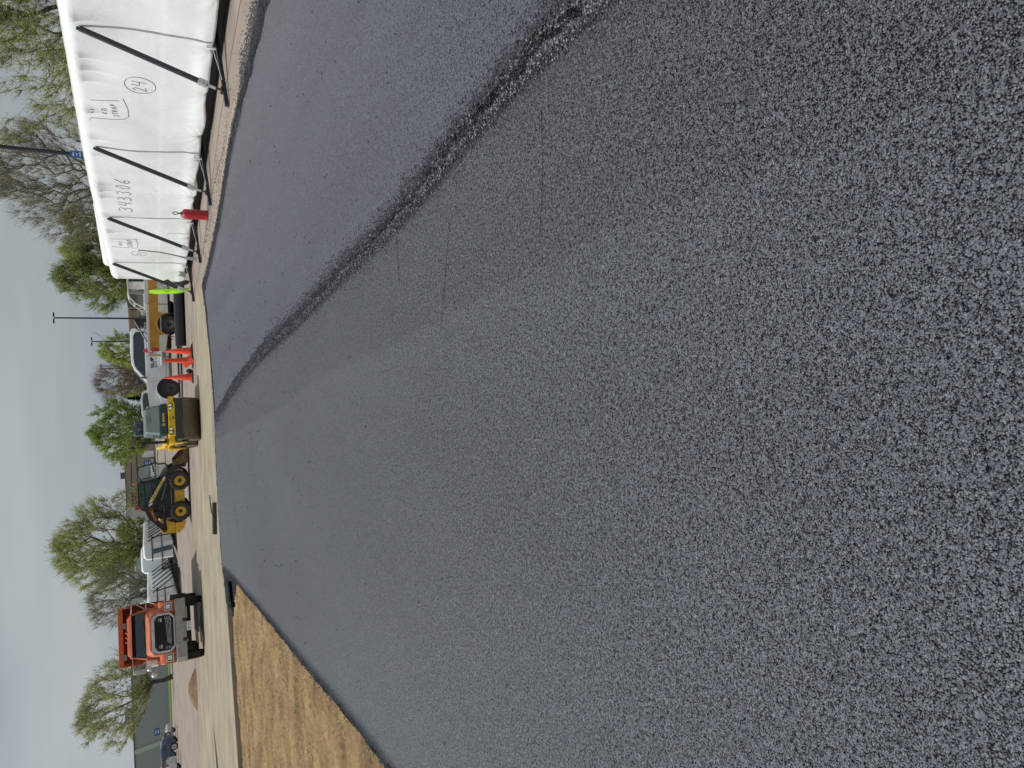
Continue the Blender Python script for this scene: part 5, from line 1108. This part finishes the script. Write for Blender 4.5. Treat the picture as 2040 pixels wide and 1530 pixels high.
one('wall', lambda b: b.prism([(-2.2, 0), (9.2, 0), (9.2, 2.6), (-2.2, 2.6)], 0, 10), mat('storefront_grey', (.22, .24, .26), .7), b6)
one('window_band', lambda b: [b.box((-1.5+1.1*k, -.03, 1.5), (.8, .06, 1.3)) for k in range(9)], M['glass'], b6)
# ------------------------------------------------------------------ poles and signs
def lamp_post(x, y, H, r, label, heads=1, hs=1.0, armdir=1, g='lamp posts'):
    p = thing('street_lamp', (x, y, 0), 0, label, 'lamp post', g)
    one('pole', lambda b: b.tube([(0, 0, 0), (0, 0, H*.5), (0, 0, H)], [r*1.15, r, r*.85], 10), M['steel'], p)
    one('lamp_head', lambda b: [b.box((sg*.35*hs, 0, H+.05), (.55*hs, .28*hs, .14*hs)) for sg in ((-1, 1) if heads == 2 else (armdir,))], M['steel'], p, bevel=.02)
    one('base', lambda b: b.lathe([(r*3, 0), (r*3, .5), (r*2.4, .6), (0, .6)], 16, axis='Z'), M['chip'], p)
    return p
lamp_post(9.17, 30, 8.6, .075, 'tall black lamp post rising behind the near stack, blue sign on it', 2)
lamp_post(7.2, 70, 8.1, .075, 'thin black lamp post standing above the old pickup bed', 2, .75)
p3 = lamp_post(8.1, 110, 7.6, .08, 'distant grey lamp post with twin heads, left of the shed', 2, 1.0)
lamp_post(4.75, 120, 7.1, .08, 'distant lamp post in front of the purple bare tree', 1, 1.1, 1)
tag(one('cable', lambda b: b.tube([(8.15, 110, 6.0), (8.6, 110, 6.4), (9.1, 110, 6.9), (9.3, 110, 7.3), (9.45, 110, 7.6)], .025, 5), M['steel']), 'thin bent cable hanging at the distant twin-headed lamp post', 'cable')
def sign(x, y, z0, wv, h, label, pole_to=0, withpole=True, rows=((.25, .6), (.5, .35), (.75, .6))):
    s = thing('blue_sign', (x, y, 0), 0, label, 'sign', 'blue lot signs')
    one('board', lambda b: b.box((0, 0, z0+h/2), (wv, .02, h)), M['signblue'], s)
    one('lettering', lambda b: [b.box((0, -.013, z0+h*t), (wv*u, .004, h*.09)) for t, u in rows], M['signwhite'], s)
    if withpole: one('post', lambda b: b.tube([(0, .03, 0), (0, .03, z0+h)], .03, 6), M['galv'], s)
    return s
sign(9.13, 29.86, 3.27, .26, .42, 'blue sign fixed to the tall black lamp post above the stack', withpole=False)
sign(-4.97, 60, 1.28, .42, .5, 'small blue sign seen through the open skid steer door')
sign(-28.2, 66, 1.42, .62, .42, 'blue sign above the parked white car by the warehouse')
# ------------------------------------------------------------------ trees
import numpy as np
def grow(seed, H, W, base=.22, nt=420, nleaf=6, ls=.1, trunk=.3, lean=0, tw=7, twl=.07, peak=.45, depth=1.0, droop=0, hollow=.35, offs=0):
    """skeleton of shoots reaching for points spread through an uneven crown, then twigs and leaves on every shoot"""
    r = random.Random(seed); zb = base*H; pts = []
    while len(pts) < nt:
        t = r.random(); a = r.uniform(0, 2*PI)
        Rr = W/2*(math.sin(PI*min(1, t**(math.log(.5)/math.log(peak))))**.55 if 0 < t < 1 else 0)
        d = Vector((math.cos(a), math.sin(a), (t-.5)*2))
        wb_ = 1+.38*noise.noise(d*1.6+Vector((seed*3.1, 0, 0)))
        q = r.random()**.5
        if q < hollow and r.random() < .6: continue
        p = Vector((Rr*q*wb_*d.x, Rr*q*wb_*d.y*depth, zb+(H-zb)*t*(1+.10*noise.noise(d*2.3+Vector((0, seed, 0))))))
        if noise.noise(p*(3.2/W)+Vector((seed, 5, 0))) < -.34: continue      # gaps
        p.x += lean*(p.z/H)**1.3+offs*(p.z/H); pts.append(p)
    fork = Vector((lean*.25*base, 0, zb*.8))
    P = [(0, 0, 0), tuple(fork*.5+Vector((.02*H*r.uniform(-1, 1), 0, 0))), tuple(fork)]; par = [-1, 0, 1]; pl = [0, .5*fork.z, fork.z]
    nodes = np.zeros((nt*5+10, 3)); path = np.zeros(nt*5+10); n = 3; nodes[:3] = P; path[:3] = pl
    pts.sort(key=lambda p: (p-fork).length)
    tipid = []
    for p in pts:
        pa = np.array(p); d = np.linalg.norm(nodes[2:n]-pa, axis=1)
        below = np.maximum(0, nodes[2:n, 2]-pa[2]+.02*H)
        i = int(np.argmin(d+.30*path[2:n]+3*below))+2
        a = Vector(nodes[i]); L_ = (p-a).length; k = max(1, min(4, int(L_/(.07*H))+1)); prev = i
        bow = Vector((r.gauss(0, 1), r.gauss(0, 1), -.8))*L_*.07
        for j in range(1, k+1):
            u = j/k; q = a.lerp(p, u)+bow*math.sin(PI*u)+(Vector((r.gauss(0, 1), r.gauss(0, 1), r.gauss(0, 1)))*.012*L_ if j < k else Vector())
            if n >= len(path): break
            nodes[n] = q; path[n] = path[prev]+L_/k; par.append(prev); prev = n; n += 1
        tipid.append(prev)
    cnt = np.zeros(n)
    for t in tipid: cnt[t] += 1
    for i in range(n-1, 0, -1): cnt[par[i]] += cnt[i]
    rad = trunk*(np.maximum(cnt, 1)/cnt[0])**.54
    tb = MB(); cb_ = MB()
    kids = {}
    for i in range(1, n): kids.setdefault(par[i], []).append(i)
    def chain(i, start):
        c = [i] if start is None else [start, i]
        while i in kids:
            i = max(kids[i], key=lambda q: cnt[q]); c.append(i)
        return c
    done = set(); stack = [(0, None)]
    while stack:
        i, s_ = stack.pop(); c = chain(i, s_)
        vs = [Vector(nodes[k]) for k in c]; rs = [max(.006, rad[k]) for k in c]
        if s_ is not None: rs[0] = rs[1]
        if s_ is None: rs[0] *= 1.35
        (tb if cnt[c[1] if len(c) > 1 else 0] > 5 else cb_).tube(vs, rs, 7 if rs[0] > .06 else 4, cap=False)
        on = set(c)
        for k in (c if s_ is None else c[1:]):
            for q in kids.get(k, []):
                if q not in on: stack.append((q, k))
    ctr = Vector((lean*.5, 0, H*.35))
    for t in tipid:
        for m_ in range(2):
            k = t if m_ == 0 else par[t]
            p = Vector(nodes[k]); o = (p-ctr).normalized()
            for _ in range(tw if m_ == 0 else tw//2):
                d = (o*.8+Vector((r.gauss(0, .5), r.gauss(0, .5), r.gauss(.25-droop, .45)))).normalized(); L_ = twl*H*r.uniform(.5, 1.3)
                q1 = p+d*L_*.5+Vector((r.gauss(0, 1), r.gauss(0, 1), r.gauss(0, 1)))*L_*.08; q2 = q1+(d+Vector((0, 0, .25-droop*2)))*L_*.5
                cb_.tube([p, q1, q2], [.009, .006, .003], 3, cap=False)
                for _l in range(nleaf):
                    u = r.random(); c_ = (p.lerp(q1, u*2) if u < .5 else q1.lerp(q2, u*2-1))+Vector((r.gauss(0, 1), r.gauss(0, 1), r.gauss(0, 1)))*ls*.8
                    e = Vector((r.gauss(0, 1), r.gauss(0, 1), r.gauss(0, 1))).normalized(); v = e.orthogonal().normalized(); s2 = ls*r.uniform(.5, 1.15)
                    cb_.add([c_-e*s2, c_+v*s2*.45, c_+e*s2, c_-v*s2*.45], [(0, 1, 2, 3)], 1)
    return tb, cb_
def tree(x, y, H, W, seed, label, leaf='leafY', tw_='twig', g='trees beyond the lot', **k):
    t = thing('tree', (x, y, 0), 0, label, 'tree', g)
    tb, cb_ = grow(seed, H, W, **k)
    tb.build('trunk', M['bark'], t, recalc=False); cb_.build('crown', [M[tw_], M[leaf]], t, recalc=False)
    return t
tree(19.0, 38, 10.5, 14.5, 1, 'large half-green tree cut by the picture edge, above the near stack', 'leafY', nt=1700, nleaf=6, ls=.05, trunk=.26, base=.16, tw=10, twl=.06, peak=.4, hollow=.2)
tree(16.6, 60, 10.4, 9.4, 2, 'broad nearly bare tree behind the lamp post with the blue sign', 'leafO', nt=800, nleaf=2, ls=.045, trunk=.27, base=.16, tw=10, twl=.08, peak=.5)
tree(14.3, 64, 6.6, 4.4, 3, 'smaller olive tree just left of the nearly bare tree', 'leafO', nt=300, nleaf=4, ls=.08, trunk=.16)
tree(12.3, 66, 6.9, 4.2, 4, 'yellow-green tree over the far end of the front stack', 'leafY', nt=300, nleaf=5, ls=.08, trunk=.16)
tree(9.9, 64, 7.1, 5.2, 5, 'dense bright green tree beside the end of the front stack', 'leafG', nt=460, nleaf=9, ls=.06, trunk=.17, base=.3, twl=.09, tw=8)
tree(7.3, 120, 7.0, 6.2, 6, 'soft yellow-green tree above the white pickup roof', 'leafY', nt=300, nleaf=4, ls=.12, trunk=.18)
tree(2.6, 110, 7.2, 5.6, 7, 'bare purplish tree above the white pickup hood', 'leafP', 'ptwig', nt=420, nleaf=0, trunk=.2, tw=9, twl=.11, base=.25, peak=.6)
tree(2.0, 126, 5.2, 5.2, 8, 'low olive tree at the foot of the purplish tree', 'leafO', nt=240, nleaf=4, ls=.12, trunk=.15, base=.1)
tree(6.4, 130, 4.9, 4.6, 16, 'low yellowish tree between the lamp posts', 'leafO', nt=240, nleaf=4, ls=.12, trunk=.15, base=.1)
tree(-3.6, 95, 7.3, 7.4, 9, 'dense round green tree rising behind the road roller', 'leafG', nt=560, nleaf=8, ls=.09, trunk=.22, base=.12, peak=.45)
tree(-16.0, 128, 6.6, 4.6, 10, 'thin pale tree in front of the tan building', 'leafP', nt=220, nleaf=1, ls=.10, trunk=.14)
tree(-19.8, 118, 5.6, 4.2, 17, 'small fresh green tree left of the tan building', 'leafG', nt=220, nleaf=4, ls=.10, trunk=.14)
tree(-13.6, 75, 9.0, 8.8, 11, 'big spreading willow with thick forked trunk behind the wrapped stacks', 'leafY', nt=820, nleaf=6, ls=.06, trunk=.32, base=.2, tw=7, twl=.075, peak=.58, hollow=.5)
tree(-16.9, 84, 6.8, 5.6, 12, 'greenish tree right behind the willow', 'leafO', nt=300, nleaf=4, ls=.09, trunk=.18, base=.1)
tree(-17.4, 71, 6.3, 6.2, 13, 'bare spring tree above the corner of the dump truck bed', 'leafP', nt=420, nleaf=1, ls=.05, trunk=.2, base=.12, tw=8, twl=.1, peak=.7)
tree(-29.2, 81, 8.2, 9.2, 14, 'leaning half-bare tree on the grass before the slate warehouse', 'leafP', nt=560, nleaf=7, ls=.06, trunk=.22, base=.28, tw=7, twl=.08, lean=-2.4)
tree(-68, 160, 6.2, 4.6, 15, 'small pale tree top above the slate warehouse roof', 'leafP', nt=160, nleaf=3, ls=.13, trunk=.14)
def conifer(x, y, H, W, seed, label):
    t = thing('conifer_tree', (x, y, 0), 0, label, 'tree', 'trees beyond the lot'); r = random.Random(seed)
    one('trunk', lambda b: b.tube([(0, 0, 0), (0, 0, H*.95)], [.15, .02], 6), M['bark'], t)
    def cr_(b):
        for _ in range(420):
            z = H*(.06+.94*r.random()**1.2); R = W/2*(1-z/H)**.8+.05; a = r.uniform(0, 2*PI); L = R*r.uniform(.75, 1.1)
            d = Vector((math.cos(a), math.sin(a), -.15+.25*z/H)); p0 = Vector((0, 0, z)); s_ = Vector((-d.y, d.x, 0))
            for k in range(5):
                q = p0+d*L*(k+1)/5; q2 = p0+d*L*(k+1.8)/5; wv = .12*(1-k/6)
                b.add([q-s_*wv*1.6, q2, q+s_*wv*1.6, q-d*.2+Vector((0, 0, -.06))], [(0, 1, 2, 3)])
    one('crown', cr_, M['needle'], t, recalc=False)
conifer(.1, 100, 3.5, 2.6, 1, 'dark conifer at the left of the white pickup hood')
conifer(-2.0, 101, 3.0, 3.2, 2, 'dark conifer behind the road roller hood, nearer the green tree')
conifer(-4.2, 103, 2.8, 3.6, 3, 'low dark conifer under the dense round green tree')
# thin flag pole
tag(one('pole', lambda b: b.tube([(-16.5, 72, 0), (-16.5, 72, 5.2)], .03, 5), M['galv']), 'thin white pole in front of the trees right of the dump truck', 'pole')
